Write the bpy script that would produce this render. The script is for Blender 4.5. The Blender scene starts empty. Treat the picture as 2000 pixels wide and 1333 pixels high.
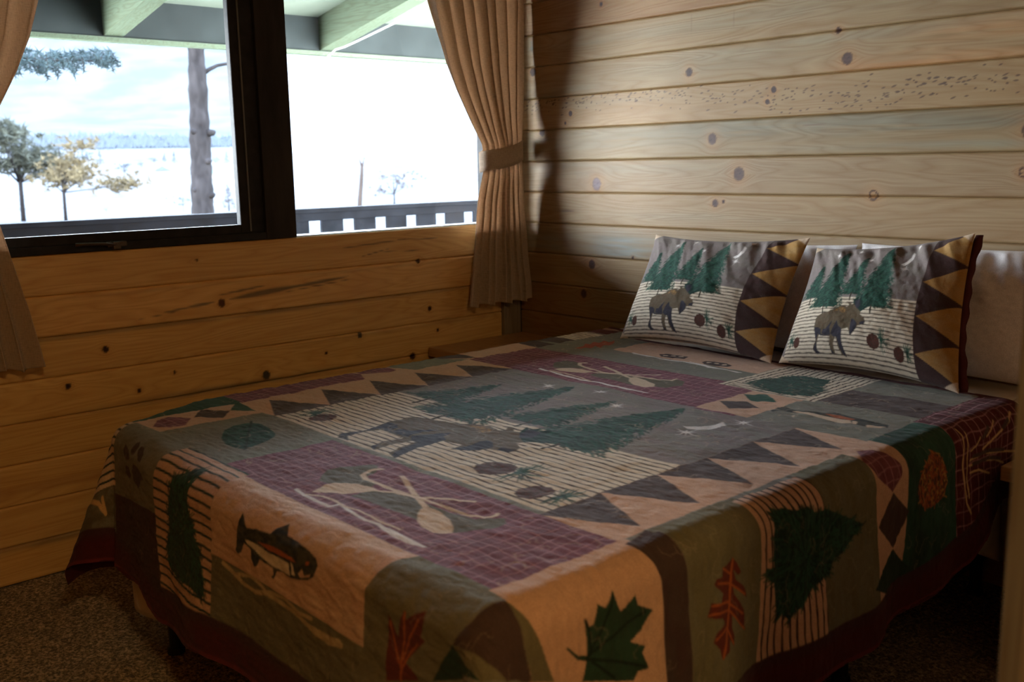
import bpy, bmesh, math, random
import numpy as np
from mathutils import Vector, Matrix, noise as mnoise
PI = math.pi
SC = bpy.context.scene
# levels
EXPOSURE, SKY, SUN, LAMP, GLOW, GLOW_AZ, GLOW_W = 1.38, 25.0, 2.0, 62.0, 4.0, -138.0, 9.0
COL = SC.collection
rng = np.random.default_rng(7)
random.seed(7)

# ------------------------------------------------------------------ camera
CAMP = (3.37992, -3.05168, 1.31741)
YAW, PIT, ROLL, FPX = math.radians(138.3384), math.radians(-10.04816), math.radians(-1.08180), 1960.96
F = Vector((math.cos(PIT)*math.cos(YAW), math.cos(PIT)*math.sin(YAW), math.sin(PIT)))
R0 = Vector((math.sin(YAW), -math.cos(YAW), 0.0)); U0 = R0.cross(F)
RR_ = R0*math.cos(ROLL) + U0*math.sin(ROLL); UU_ = -R0*math.sin(ROLL) + U0*math.cos(ROLL)
cam = bpy.data.cameras.new('camera'); co = bpy.data.objects.new('camera', cam); COL.objects.link(co)
co.matrix_world = Matrix(((RR_.x, UU_.x, -F.x, CAMP[0]), (RR_.y, UU_.y, -F.y, CAMP[1]), (RR_.z, UU_.z, -F.z, CAMP[2]), (0, 0, 0, 1)))
cam.sensor_width = 36.0; cam.lens = FPX*36.0/2000.0
cam.clip_start = 0.05; cam.clip_end = 4000
cam.dof.use_dof = True; cam.dof.focus_distance = 3.1; cam.dof.aperture_fstop = 4.5
SC.camera = co
def ray(px, py, dist):
    d = (F*FPX + RR_*(px-1000) - UU_*(py-666.5)).normalized()
    return Vector(CAMP) + d*dist

# ------------------------------------------------------------------ view, sky, sun, lamp levels
SC.view_settings.view_transform = 'Standard'; SC.view_settings.look = 'None'
SC.view_settings.gamma = 1; SC.view_settings.use_curve_mapping = False
SC.view_settings.exposure = EXPOSURE
try:
    SC.cycles.use_denoising = True
    SC.cycles.max_bounces = 10; SC.cycles.diffuse_bounces = 6; SC.cycles.transparent_max_bounces = 12
    SC.cycles.sample_clamp_indirect = 4.0
except Exception: pass
w = bpy.data.worlds.new('sky'); SC.world = w; w.use_nodes = True
nt = w.node_tree; nt.nodes.clear()
wo = nt.nodes.new('ShaderNodeOutputWorld'); bg = nt.nodes.new('ShaderNodeBackground')
tcw = nt.nodes.new('ShaderNodeTexCoord'); sx = nt.nodes.new('ShaderNodeSeparateXYZ'); crw = nt.nodes.new('ShaderNodeValToRGB')
nt.links.new(tcw.outputs['Generated'], sx.inputs[0]); nt.links.new(sx.outputs['Z'], crw.inputs[0])
crw.color_ramp.elements[0].color = (0.93, 0.97, 1.0, 1); crw.color_ramp.elements[0].position = 0.0
crw.color_ramp.elements[1].color = (0.45, 0.62, 0.95, 1); crw.color_ramp.elements[1].position = 0.8
nt.links.new(crw.outputs[0], bg.inputs['Color'])
def wm(op, a, b=None):
    nd = nt.nodes.new('ShaderNodeMath'); nd.operation = op
    for i, v in enumerate((a, b)):
        if v is None: continue
        if isinstance(v, (int, float)): nd.inputs[i].default_value = v
        else: nt.links.new(v, nd.inputs[i])
    return nd.outputs[0]
# hazy glow of the low winter sun, off to the left of the window
az = wm('ARCTAN2', sx.outputs['Y'], sx.outputs['X']); el = wm('ARCSINE', sx.outputs['Z'])
ga = wm('DIVIDE', wm('SUBTRACT', az, math.radians(GLOW_AZ)), math.radians(GLOW_W)); ge = wm('DIVIDE', wm('SUBTRACT', el, math.radians(9)), math.radians(12))
gl_ = wm('EXPONENT', wm('MULTIPLY', wm('ADD', wm('MULTIPLY', ga, ga), wm('MULTIPLY', ge, ge)), -1.0))
nt.links.new(wm('ADD', wm('MULTIPLY', gl_, GLOW), SKY), bg.inputs['Strength'])
nt.links.new(bg.outputs[0], wo.inputs['Surface'])
sl = bpy.data.lights.new('sun', 'SUN'); so = bpy.data.objects.new('sun', sl); COL.objects.link(so)
sl.energy = SUN; sl.angle = math.radians(0.6); sl.color = (1.0, 0.96, 0.9)
so.rotation_euler = (math.radians(50), 0, math.radians(20))      # from behind the house, over the roof
def portal(name, loc, rot, sxx, syy):
    l = bpy.data.lights.new(name, 'AREA'); l.shape = 'RECTANGLE'; l.size = sxx; l.size_y = syy
    l.cycles.is_portal = True
    o = bpy.data.objects.new(name, l); COL.objects.link(o); o.location = loc; o.rotation_euler = rot
# window opening guides sky sampling
portal('window_portal', (-0.16, -1.21, 1.58), (0, -PI/2, 0), 1.05, 2.2)

# ------------------------------------------------------------------ helpers
def srgb(*c):
    return tuple(((v/255)/12.92 if v/255 <= .04045 else ((v/255+.055)/1.055)**2.4) for v in c)
def tag(o, label=None, cat=None, group=None, kind=None):
    if label: o['label'] = label
    if cat: o['category'] = cat
    if group: o['group'] = group
    if kind: o['kind'] = kind
    return o
def empty(name, loc=(0, 0, 0), rz=0):
    o = bpy.data.objects.new(name, None); COL.objects.link(o); o.location = loc; o.rotation_euler[2] = rz
    o.empty_display_size = .05
    return o
def link(name, me, mat=None, parent=None, smooth=False):
    o = bpy.data.objects.new(name, me); COL.objects.link(o)
    if mat is not None: me.materials.append(mat)
    if parent is not None: o.parent = parent
    if smooth: me.shade_smooth()
    return o
def bmo(name, bm, mat, parent=None, smooth=False, bevel=0, seg=2):
    if bevel:
        bmesh.ops.bevel(bm, geom=[e for e in bm.edges], offset=bevel, segments=seg, affect='EDGES', profile=.6)
    bmesh.ops.recalc_face_normals(bm, faces=bm.faces[:])
    me = bpy.data.meshes.new(name); bm.to_mesh(me); bm.free()
    return link(name, me, mat, parent, smooth)
def box(bm, x0, x1, y0, y1, z0, z1, M=None):
    vs = [bm.verts.new((x, y, z)) for x in (x0, x1) for y in (y0, y1) for z in (z0, z1)]
    if M is not None:
        for v in vs: v.co = M @ v.co
    for f in ((0, 1, 3, 2), (4, 6, 7, 5), (0, 4, 5, 1), (2, 3, 7, 6), (0, 2, 6, 4), (1, 5, 7, 3)):
        bm.faces.new([vs[i] for i in f])
    return vs
def boxo(name, x0, x1, y0, y1, z0, z1, mat, parent=None, bevel=0):
    bm = bmesh.new(); box(bm, x0, x1, y0, y1, z0, z1)
    return bmo(name, bm, mat, parent, bevel=bevel)
def tube(bm, pts, rad, seg=10, cap=True):
    pts = [Vector(p) for p in pts]; n = len(pts)
    rad = rad if hasattr(rad, '__len__') else [rad]*n
    rings = []; up = Vector((0, 0, 1))
    for i, p in enumerate(pts):
        t = (pts[min(i+1, n-1)]-pts[max(i-1, 0)]).normalized()
        a = t.cross(up if abs(t.z) < .95 else Vector((1, 0, 0))).normalized(); b = t.cross(a)
        rings.append([bm.verts.new(p+(a*math.cos(k*2*PI/seg)+b*math.sin(k*2*PI/seg))*rad[i]) for k in range(seg)])
    for i in range(n-1):
        for k in range(seg):
            bm.faces.new((rings[i][k], rings[i][(k+1) % seg], rings[i+1][(k+1) % seg], rings[i+1][k]))
    if cap:
        bm.faces.new(rings[0][::-1]); bm.faces.new(rings[-1])
def lathe(bm, prof, c=(0, 0, 0), seg=24, ax='z'):
    rings = []
    for r, h in prof:
        ring = []
        for k in range(seg):
            a = k*2*PI/seg; u, v = max(r, 1e-5)*math.cos(a), max(r, 1e-5)*math.sin(a)
            p = (u, v, h) if ax == 'z' else ((h, u, v) if ax == 'x' else (u, h, v))
            ring.append(bm.verts.new((p[0]+c[0], p[1]+c[1], p[2]+c[2])))
        rings.append(ring)
    for i in range(len(rings)-1):
        for k in range(seg):
            bm.faces.new((rings[i][k], rings[i][(k+1) % seg], rings[i+1][(k+1) % seg], rings[i+1][k]))
    bm.faces.new(rings[0][::-1]); bm.faces.new(rings[-1])
def gridmesh(name, X, Y, Z, mat, parent=None, smooth=True, attrs=None, extra=None, flip=False):
    """X,Y,Z: (rows, cols) arrays -> a quad sheet; extra: more sheets [(X,Y,Z,attrs)] in the same mesh"""
    sheets = [(X, Y, Z, attrs or {})]+(extra or [])
    V = []; Q = []; base = 0; AT = {}
    for (x, y, z, at) in sheets:
        h, w_ = x.shape
        V.append(np.stack([x, y, z], -1).reshape(-1, 3))
        idx = np.arange(h*w_).reshape(h, w_)+base
        q = np.stack([idx[:-1, :-1], idx[:-1, 1:], idx[1:, 1:], idx[1:, :-1]], -1).reshape(-1, 4)
        if flip: q = q[:, ::-1]
        Q.append(q); base += h*w_
        for k, a in at.items(): AT.setdefault(k, []).append(a.reshape(h*w_, -1))
    V = np.concatenate(V).astype(np.float32); Q = np.concatenate(Q).astype(np.int32)
    me = bpy.data.meshes.new(name)
    me.vertices.add(len(V)); me.vertices.foreach_set('co', V.ravel())
    me.loops.add(Q.size); me.loops.foreach_set('vertex_index', Q.ravel())
    me.polygons.add(len(Q)); me.polygons.foreach_set('loop_start', np.arange(0, Q.size, 4, dtype=np.int32))
    me.polygons.foreach_set('loop_total', np.full(len(Q), 4, dtype=np.int32))
    me.update(calc_edges=True)
    for k, l in AT.items():
        a = np.concatenate(l).astype(np.float32)
        if a.shape[1] == 1:
            at = me.attributes.new(k, 'FLOAT', 'POINT'); at.data.foreach_set('value', a.ravel())
        else:
            at = me.attributes.new(k, 'FLOAT_COLOR', 'POINT')
            at.data.foreach_set('color', np.concatenate([a[:, :3], np.ones((len(a), 1), np.float32)], 1).ravel())
    return link(name, me, mat, parent, smooth)

# value noise on arrays
_tab = rng.random((256, 256)).astype(np.float32)
def vn(x, y):
    xi = np.floor(x).astype(int); yi = np.floor(y).astype(int); fx = x-xi; fy = y-yi
    fx = fx*fx*(3-2*fx); fy = fy*fy*(3-2*fy)
    g = lambda a, b: _tab[a & 255, b & 255]
    return (g(xi, yi)*(1-fx)+g(xi+1, yi)*fx)*(1-fy)+(g(xi, yi+1)*(1-fx)+g(xi+1, yi+1)*fx)*fy-.5
def fbm(x, y, o=3):
    s = 0; a = 1.
    for i in range(o):
        s = s+a*vn(x*2**i+17*i, y*2**i+31*i); a *= .5
    return s
def smooth(a, b, x):
    t = np.clip((x-a)/(b-a), 0, 1); return t*t*(3-2*t)

# ------------------------------------------------------------------ materials
class NT:
    def __init__(s, name):
        s.m = bpy.data.materials.new(name); s.m.use_nodes = True; s.t = s.m.node_tree; s.t.nodes.clear()
        s.out = s.t.nodes.new('ShaderNodeOutputMaterial')
    def n(s, typ, **kw):
        nd = s.t.nodes.new(typ)
        for k, v in kw.items():
            if k.startswith('_'): setattr(nd, k[1:], v)
            else:
                key = k.replace('__', ' ')
                nd.inputs[key].default_value = v
        return nd
    def l(s, a, b): s.t.links.new(a, b)
    def math(s, op, a, b=None, clamp=False):
        nd = s.t.nodes.new('ShaderNodeMath'); nd.operation = op; nd.use_clamp = clamp
        for i, v in enumerate((a, b)):
            if v is None: continue
            if isinstance(v, (int, float)): nd.inputs[i].default_value = v
            else: s.l(v, nd.inputs[i])
        return nd.outputs[0]
    def mix(s, fac, a, b, mode='MIX'):
        nd = s.t.nodes.new('ShaderNodeMix'); nd.data_type = 'RGBA'; nd.blend_type = mode
        for sock, v in ((nd.inputs[0], fac), (nd.inputs[6], a), (nd.inputs[7], b)):
            if isinstance(v, (int, float)): sock.default_value = v
            elif isinstance(v, tuple): sock.default_value = (*v[:3], 1)
            else: s.l(v, sock)
        return nd.outputs[2]
    def ramp(s, fac, stops, interp='LINEAR'):
        nd = s.t.nodes.new('ShaderNodeValToRGB'); cr = nd.color_ramp; cr.interpolation = interp
        while len(cr.elements) < len(stops): cr.elements.new(.5)
        for e, (p, c) in zip(cr.elements, stops):
            e.position = p; e.color = (c, c, c, 1) if isinstance(c, (int, float)) else (*c[:3], 1)
        s.l(fac, nd.inputs[0]); return nd.outputs[0]
    def coord(s, kind='Object', scale=(1, 1, 1)):
        tc = s.t.nodes.new('ShaderNodeTexCoord'); mp = s.t.nodes.new('ShaderNodeMapping')
        s.l(tc.outputs[kind], mp.inputs[0]); mp.inputs['Scale'].default_value = scale
        return mp.outputs[0]
    def noise(s, vec, scale=5, detail=3, rough=.5, dist=0):
        nd = s.t.nodes.new('ShaderNodeTexNoise'); s.l(vec, nd.inputs['Vector'])
        nd.inputs['Scale'].default_value = scale; nd.inputs['Detail'].default_value = detail
        nd.inputs['Roughness'].default_value = rough; nd.inputs['Distortion'].default_value = dist
        return nd.outputs[0]
    def bump(s, h, strength=.3, dist=.01, prev=None):
        nd = s.t.nodes.new('ShaderNodeBump'); s.l(h, nd.inputs['Height'])
        nd.inputs['Strength'].default_value = strength; nd.inputs['Distance'].default_value = dist
        if prev is not None: s.l(prev, nd.inputs['Normal'])
        return nd.outputs[0]
    def bsdf(s, col, rough=.6, normal=None, spec=.4, metal=0, sheen=0):
        b = s.t.nodes.new('ShaderNodeBsdfPrincipled')
        if isinstance(col, tuple): b.inputs['Base Color'].default_value = (*col[:3], 1)
        else: s.l(col, b.inputs['Base Color'])
        if isinstance(rough, (int, float)): b.inputs['Roughness'].default_value = rough
        else: s.l(rough, b.inputs['Roughness'])
        b.inputs['Specular IOR Level'].default_value = spec; b.inputs['Metallic'].default_value = metal
        if sheen: b.inputs['Sheen Weight'].default_value = sheen
        if normal is not None: s.l(normal, b.inputs['Normal'])
        s.l(b.outputs[0], s.out.inputs[0]); return b

def plain(name, col, rough=.6, metal=0, spec=.4, nscale=8., namt=.12, bumpd=0.0, stretch=(1, 1, 1)):
    m = NT(name); v = m.coord('Object', stretch); n = m.noise(v, nscale, 4, .6)
    f = m.ramp(n, [(0.3, 1-namt), (.7, 1+namt)])
    c = m.mix(1.0, tuple(col), f, 'MULTIPLY')
    nr = m.bump(n, .4, bumpd) if bumpd else None
    m.bsdf(c, rough, nr, spec, metal); return m.m

def wood_boards(name, rough=.42, gcon=.30, spec=.35):
    """planks: 'tint' colour, 'warp' grain shift round knots, 'bseed' per board; 'ulen' runs along the board, 'vup' across it"""
    m = NT(name)
    at = lambda n: (lambda nd: (setattr(nd, 'attribute_name', n), nd)[1])(m.t.nodes.new('ShaderNodeAttribute'))
    tint = at('tint').outputs['Color']; u = at('ulen').outputs['Fac']; v = at('vup').outputs['Fac']
    sd = at('bseed').outputs['Fac']; wp = at('warp').outputs['Fac']
    vv = m.math('ADD', v, wp)
    cx = m.t.nodes.new('ShaderNodeCombineXYZ')
    m.l(m.math('ADD', m.math('MULTIPLY', u, 1.15), m.math('MULTIPLY', sd, 37.0)), cx.inputs[0])
    m.l(m.math('MULTIPLY', vv, 11.0), cx.inputs[1]); m.l(m.math('MULTIPLY', sd, 11.0), cx.inputs[2])
    big = m.noise(cx.outputs[0], 1.0, 2, .45, .55)
    ring = m.math('FRACT', m.math('MULTIPLY', big, 13.0))
    tri = m.math('ABSOLUTE', m.math('SUBTRACT', ring, .5))
    lines = m.ramp(tri, [(0.0, 1.0), (.16, .55), (.5, 0.0)])
    cx2 = m.t.nodes.new('ShaderNodeCombineXYZ')
    m.l(m.math('MULTIPLY', u, 9.0), cx2.inputs[0]); m.l(m.math('MULTIPLY', vv, 420.0), cx2.inputs[1]); m.l(m.math('MULTIPLY', sd, 7.0), cx2.inputs[2])
    fine = m.noise(cx2.outputs[0], 1.0, 3, .6)
    cx3 = m.t.nodes.new('ShaderNodeCombineXYZ')
    m.l(m.math('MULTIPLY', u, 1.6), cx3.inputs[0]); m.l(m.math('MULTIPLY', vv, 26.0), cx3.inputs[1]); m.l(m.math('MULTIPLY', sd, 19.0), cx3.inputs[2])
    blot = m.noise(cx3.outputs[0], 1.0, 3, .55)
    c = m.mix(m.math('MULTIPLY', lines, gcon), tint, m.mix(1.0, tint, (.56, .36, .20), 'MULTIPLY'))
    c = m.mix(m.ramp(blot, [(.40, 0.0), (.68, .34)]), c, m.mix(1.0, tint, (.74, .60, .44), 'MULTIPLY'))
    c = m.mix(m.ramp(fine, [(.35, .0), (.7, .25)]), c, m.mix(1.0, c, (.66, .55, .42), 'MULTIPLY'))
    h = m.math('ADD', m.math('MULTIPLY', fine, .5), lines)
    m.bsdf(c, m.ramp(fine, [(.3, rough), (.7, rough+.14)]), m.bump(h, .12, .002), spec)
    return m.m

def wood_simple(name, col, axis=0, rough=.45, scale=1.0, spec=.35):
    m = NT(name); st = [14., 14., 14.]; st[axis] = .8
    v = m.coord('Object', tuple(a*scale for a in st)); n = m.noise(v, 1.5, 3, .55, .6)
    r = m.math('ABSOLUTE', m.math('SUBTRACT', m.math('FRACT', m.math('MULTIPLY', n, 9.0)), .5))
    st2 = [260., 260., 260.]; st2[axis] = 6
    fn = m.noise(m.coord('Object', tuple(st2)), 1., 2, .5)
    c = m.mix(m.ramp(r, [(0, .5), (.3, .1), (.5, 0.)]), tuple(col), tuple(x*y for x, y in zip(col, (.5, .36, .25))))
    c = m.mix(m.ramp(fn, [(.4, 0.), (.7, .3)]), c, tuple(x*.6 for x in col))
    m.bsdf(c, rough, m.bump(fn, .1, .001), spec); return m.m

def fabric(name, attr='pattern', weave=(900, 900), rough=.9, bumpd=.0012, sheen=.04):
    m = NT(name); a = m.t.nodes.new('ShaderNodeAttribute'); a.attribute_name = attr
    v = m.coord('Object'); n1 = m.noise(v, 420, 2, .6); n2 = m.noise(v, 60, 3, .6)
    s = m.ramp(n1, [(.3, .86), (.7, 1.12)]); c = m.mix(1.0, a.outputs['Color'], s, 'MULTIPLY')
    c = m.mix(1.0, c, m.ramp(n2, [(.3, .93), (.7, 1.07)]), 'MULTIPLY')
    nr = m.bump(n1, .5, .0009); nr = m.bump(n2, .55, bumpd*3, nr)
    m.bsdf(c, rough, nr, .2, sheen=sheen); return m.m
# ------------------------------------------------------------------ planked walls
H = .133; Z0 = 0.0
def board_lines(): return [-.05+.0] 
ZL = [0.0]+[round(H*(k+7.95), 4) for k in range(-7, 12)]         # joints between boards, floor to ceiling
BLUE = np.array([.50, .53, .50]); KN = np.array(srgb(62, 40, 30)); 
def plank_wall(name, axis, off, u0, u1, z0, z1, cols, knots, stains, worms, mat, du=.005, dz=.0045, sgn=1, label=None, fine=()):
    """axis 'y': wall in plane x=off running along y; axis 'x': wall in plane y=off running along x. sgn: room side"""
    sheets = []
    zl = [z for z in ZL if z0+.001 < z < z1-.001]; zl = [z0]+zl+[z1]
    for bi in range(len(zl)-1):
        za, zb = zl[bi], zl[bi+1]
        kb = int(round((za+zb)/2/H-7.95-.5))                      # board number, 0 = just above the sill line
        d = dz if kb not in fine else .0022
        nu = max(2, int((u1-u0)/(du if kb not in fine else .0026))); nz = max(3, int((zb-za)/d))
        g = .0045
        zz = np.concatenate([[za-.001, za+.0012, za+g], np.linspace(za+g, zb-g, nz)[1:-1], [zb-g, zb-.0012, zb+.001]])
        dep = np.concatenate([[-.011, -.004, 0], np.zeros(nz-2), [0, -.004, -.011]])
        uu = np.linspace(u0, u1, nu)
        U, Z = np.meshgrid(uu, zz); D = np.repeat(dep[:, None], nu, 1)
        r = np.random.default_rng(abs(kb)*7+int(off*10)+13)
        D = D+.0012*fbm(U*1.5+kb*3, Z*8, 2)-.0006*(kb % 2)
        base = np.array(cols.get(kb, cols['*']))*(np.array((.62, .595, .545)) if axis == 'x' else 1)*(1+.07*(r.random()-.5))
        T = np.ones(U.shape+(3,))*base
        W = np.zeros_like(U)
        # broad colour drift along the board
        T *= (1+.10*fbm(U*1.3+kb*9, Z*6+kb, 3))[..., None]
        for (ub, zc, ru, rz, amt, colr) in stains:
            if zc < za-.005 or zc > zb+.005: continue
            q = np.exp(-((U-ub)/ru)**2-((Z-zc)/rz)**2)
            q = np.clip(q*(1+1.3*fbm(U*5+kb, Z*85, 3)), 0, 1)*amt
            T = T*(1-q[..., None])+np.array(colr)*q[..., None]
        for (uk, zk, rk, colr, style) in knots:
            if zk < za-.004 or zk > zb+.004: continue
            dd = np.hypot((U-uk)/1.0, (Z-zk)/1.1)
            W += np.sign(Z-zk+1e-6)*-.030*np.exp(-(dd/(rk*2.6))**2)*(rk/.016)
            halo = np.exp(-(dd/(rk*2.0))**2)
            T = T*(1-.35*halo[..., None])+np.array([.42, .23, .09])*base/base[0]*.35*halo[..., None]
            e = dd/rk+.14*vn(U*240+uk*90, Z*240)
            if style == 'ring': m_ = np.clip(1-np.abs(e-.85)/.28, 0, 1)
            else: m_ = np.clip((1.12-e)/.25, 0, 1)
            cc = np.array(colr)
            T = T*(1-m_[..., None])+cc*(m_*(.92+.25*vn(U*400, Z*400)))[..., None]
            rim = np.clip(1-np.abs(e-1.0)/.16, 0, 1)[..., None]*.7
            T = T*(1-rim)+cc*.45*rim
            crack = np.clip(1-np.abs((U-uk)*.5+(Z-zk)*-.9)/.0016, 0, 1)*np.clip((.8-e)/.2, 0, 1)*.7
            T = T*(1-crack[..., None])
        for (ua, z_, ub, zb_, wd, colr) in worms:
            if max(z_, zb_) < za or min(z_, zb_) > zb: continue
            su = (U > min(ua, ub)-wd*2) & (U < max(ua, ub)+wd*2)
            if not su.any(): continue
            px, pz = U[su]-ua, Z[su]-z_
            vx, vz = ub-ua, zb_-z_; t_ = np.clip((px*vx+pz*vz)/(vx*vx+vz*vz+1e-12), 0, 1)
            dist = np.hypot(px-t_*vx, pz-t_*vz); wdt = wd*(1-.85*np.abs(2*t_-1)**2)
            a_ = np.clip((wdt-dist)/(wd*.45+.0012)+.35, 0, 1)[..., None]*.85
            T[su] = T[su]*(1-a_)+np.array(colr)*a_
        S = np.full_like(U, r.random())
        if axis == 'y': X, Y = off+sgn*D, U
        else: X, Y = U, off+sgn*D
        at = dict(tint=np.clip(T, .003, 1), warp=W, ulen=U, vup=Z, bseed=S)
        sheets.append((X, Y, Z, at))
    x, y, z, at = sheets[0]
    o = gridmesh(name, x, y, z, mat, None, True, at, sheets[1:], flip=(axis == 'x') == (sgn > 0))
    o['kind'] = 'structure'
    return o
M_head = wood_boards('pale_beetle_kill_pine', .48, .42)
M_win = wood_boards('honey_pine', .40, .38)
W_CHEEK = np.array([.46, .275, .125])
kd = srgb(70, 44, 38); km = srgb(84, 56, 48); kr = srgb(60, 28, 16)
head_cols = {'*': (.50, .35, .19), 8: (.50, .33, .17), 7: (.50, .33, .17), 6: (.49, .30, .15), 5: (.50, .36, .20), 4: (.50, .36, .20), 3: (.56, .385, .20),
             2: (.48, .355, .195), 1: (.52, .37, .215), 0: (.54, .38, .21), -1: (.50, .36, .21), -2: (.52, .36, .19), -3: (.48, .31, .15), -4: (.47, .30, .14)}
head_knots = [(.119, 1.703, .016, km, ''), (.965, 1.637, .014, kd, ''), (1.607, 1.631, .017, km, ''), (1.571, 1.722, .009, kd, ''),
  (.344, 1.517, .010, kd, ''), (.313, 1.479, .006, kr, ''), (1.332, 1.551, .010, kd, ''), (1.307, 1.511, .008, kd, ''),
  (.172, 1.448, .016, km, ''), (1.075, 1.391, .018, km, ''), (2.19, 1.382, .022, kr, 'ring'), (.492, 1.226, .022, srgb(128, 108, 112), ''),
  (1.195, 1.264, .021, km, ''), (2.178, 1.264, .013, kr, 'ring'), (1.718, 1.194, .015, kr, 'ring'), (1.093, 1.158, .012, km, ''),
  (1.130, 1.164, .005, kr, ''), (.521, 1.934, .008, kd, ''), (.464, .892, .017, km, ''), (.415, .764, .016, kd, ''), (.691, .933, .006, kr, '')]
GB = (.27, .25, .18); GR = (.18, .155, .10)
head_stains = [(.95, 1.80, .9, .030, .40, GB), (1.6, 1.70, .7, .020, .45, GB), (1.0, 1.66, .5, .03, .35, GB),
  (1.75, 1.427, 1.1, .035, .78, GR), (.6, 1.40, .7, .03, .45, GB), (1.3, 1.43, .6, .02, .55, GB), (2.2, 1.345, .5, .012, .5, GB), (1.9, 1.35, .5, .01, .45, GB),
  (.62, .975, .17, .045, .72, (.25, .31, .32)), (.2, .97, .12, .05, .55, (.24, .27, .25)), (1.0, .97, .25, .03, .45, GB), (1.6, 1.01, .9, .018, .45, GB),
  (.45, 1.55, .4, .02, .25, GB), (.25, 1.60, .25, .04, .45, GB), (1.9, 1.84, .8, .02, .4, GB), (.5, 1.29, .7, .03, .35, GB), (1.1, 1.10, .5, .02, .25, GB),
  (1.9, 1.60, .3, .03, .55, (.52, .24, .08)), (2.1, 1.68, .25, .03, .45, (.52, .25, .09)), (.115, 1.816, .012, .03, .75, (.16, .18, .16)), (.30, 1.114, .06, .006, .8, (.20, .13, .08))]
worms = []
rw = random.Random(3)
for k in range(330):
    u = rw.uniform(.03, 2.15)
    c = 1.545+.03*math.sin(u*3.0)-.012*(u > 1.2)
    z = c+rw.gauss(0, .026)
    if z < 1.462 or z > 1.584: continue
    L_ = rw.uniform(.006, .020); sl_ = rw.uniform(.0, .45)
    worms.append((u, z, u+L_, z+L_*sl_, rw.uniform(.0020, .0036), (.07, .035, .02)))
for u in (.844, .965, .972, 1.16):
    worms.append((u, 1.765 if u < 1.1 else 1.78, u+.001, 1.845, .0012, (.24, .17, .10)))
worms += [(1.45, 1.425, 1.56, 1.428, .0025, (.18, .12, .08)), (.26, 1.112, .38, 1.113, .003, (.16, .10, .07)), (.12, 1.72, .13, 1.78, .0018, (.20, .15, .12))]
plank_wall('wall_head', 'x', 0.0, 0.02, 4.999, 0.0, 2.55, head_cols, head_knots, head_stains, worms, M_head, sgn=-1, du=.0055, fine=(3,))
win_cols = {'*': (.71, .475, .19), -1: (.72, .475, .20), -2: (.74, .48, .20), -3: (.71, .475, .19), -4: (.70, .475, .185), -5: (.70, .47, .18)}
kw = srgb(58, 30, 18)
win_knots = [(-1.443, .84, .013, srgb(96, 60, 40), ''), (-.559, .923, .009, kw, ''), (-1.868, .728, .010, kw, ''), (-2.0, .623, .009, kw, ''), (-1.767, .57, .007, kw, ''),
  (-.508, .717, .009, kw, ''), (-.862, .648, .011, srgb(70, 60, 50), ''), (-1.022, .597, .005, kw, ''), (-.469, .62, .006, kw, ''), (-1.285, .55, .015, srgb(70, 64, 54), ''),
  (-.605, .525, .013, kw, ''), (-1.525, 1.002, .004, kw, ''), (-1.637, .614, .005, kw, ''), (-2.35, .45, .012, kw, '')]
GS = (.17, .145, .10)
win_stains = [(-1.7, .787, .9, .008, .5, GS), (-.9, .787, .9, .006, .45, GS), (-1.35, .528, .5, .012, .7, GS), (-2.3, .118, 1.2, .012, .6, GS), (-1.3, .36, 1., .02, .25, (.34, .16, .06)), (-2.2, .31, 1., .022, .45, (.34, .16, .06)), (-.6, .65, .5, .01, .3, GS), (-1.0, .91, .8, .006, .25, GS)]
ws = [(-1.668, .828, -1.56, .838, .0035, GS), (-1.58, .837, -1.47, .846, .006, GS), (-1.41, .850, -1.12, .874, .011, GS), (-1.2, .866, -.90, .889, .007, GS),
      (-1.46, .868, -1.25, .889, .004, GS), (-1.2, .853, -.87, .879, .0022, GS), (-1.75, .815, -1.6, .828, .0014, GS),
      (-.95, 1.0, -.62, 1.018, .0030, GS), (-.66, 1.018, -.45, 1.012, .0025, GS), (-.85, .96, -.70, .985, .0022, GS), (-.75, .975, -.5, .965, .0016, GS)]
plank_wall('wall_window', 'y', 0.0, -4.6, -.105, 0.0, 1.057, win_cols, win_knots, win_stains, ws, M_win, sgn=1, du=.006, dz=.005)
M_out = plain('dark_siding', (.06, .07, .07), .7)
# rest of the shell
def struct(o): o['kind'] = 'structure'; return o
plank_wall('wall_window_far', 'y', 0.0, -4.6, -2.37, 1.057, 2.55, win_cols, [], [], [], M_win, sgn=1, du=.05, dz=.03)
plank_wall('wall_window_top', 'y', 0.0, -2.37, -.105, 2.14, 2.55, win_cols, [], [], [], M_win, sgn=1, du=.05, dz=.03)
bm = bmesh.new()
box(bm, -.14, -.012, -4.6, .12, -.3, 1.05); box(bm, -.14, -.012, -4.6, -2.37, 1.05, 2.6); box(bm, -.14, -.012, -.105, .12, 1.05, 2.6); box(bm, -.14, -.012, -2.37, -.105, 2.14, 2.6)
struct(bmo('wall_outer', bm, M_out))
bm = bmesh.new(); box(bm, -.14, 5.1, .012, .14, -.3, 2.6); struct(bmo('wall_head_back', bm, M_out))
M_pl = wood_simple('pine_panelling', (.42, .24, .10), 0)
struct(boxo('wall_right', 5.0, 5.12, -4.72, .14, -.02, 2.6, M_pl))
struct(boxo('wall_back', -.14, 5.12, -4.72, -4.6, -.02, 2.6, M_pl))
struct(boxo('ceiling', -.14, 5.12, -4.72, .14, 2.55, 2.67, wood_simple('ceiling_pine', (.46, .28, .13), 1)))
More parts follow.
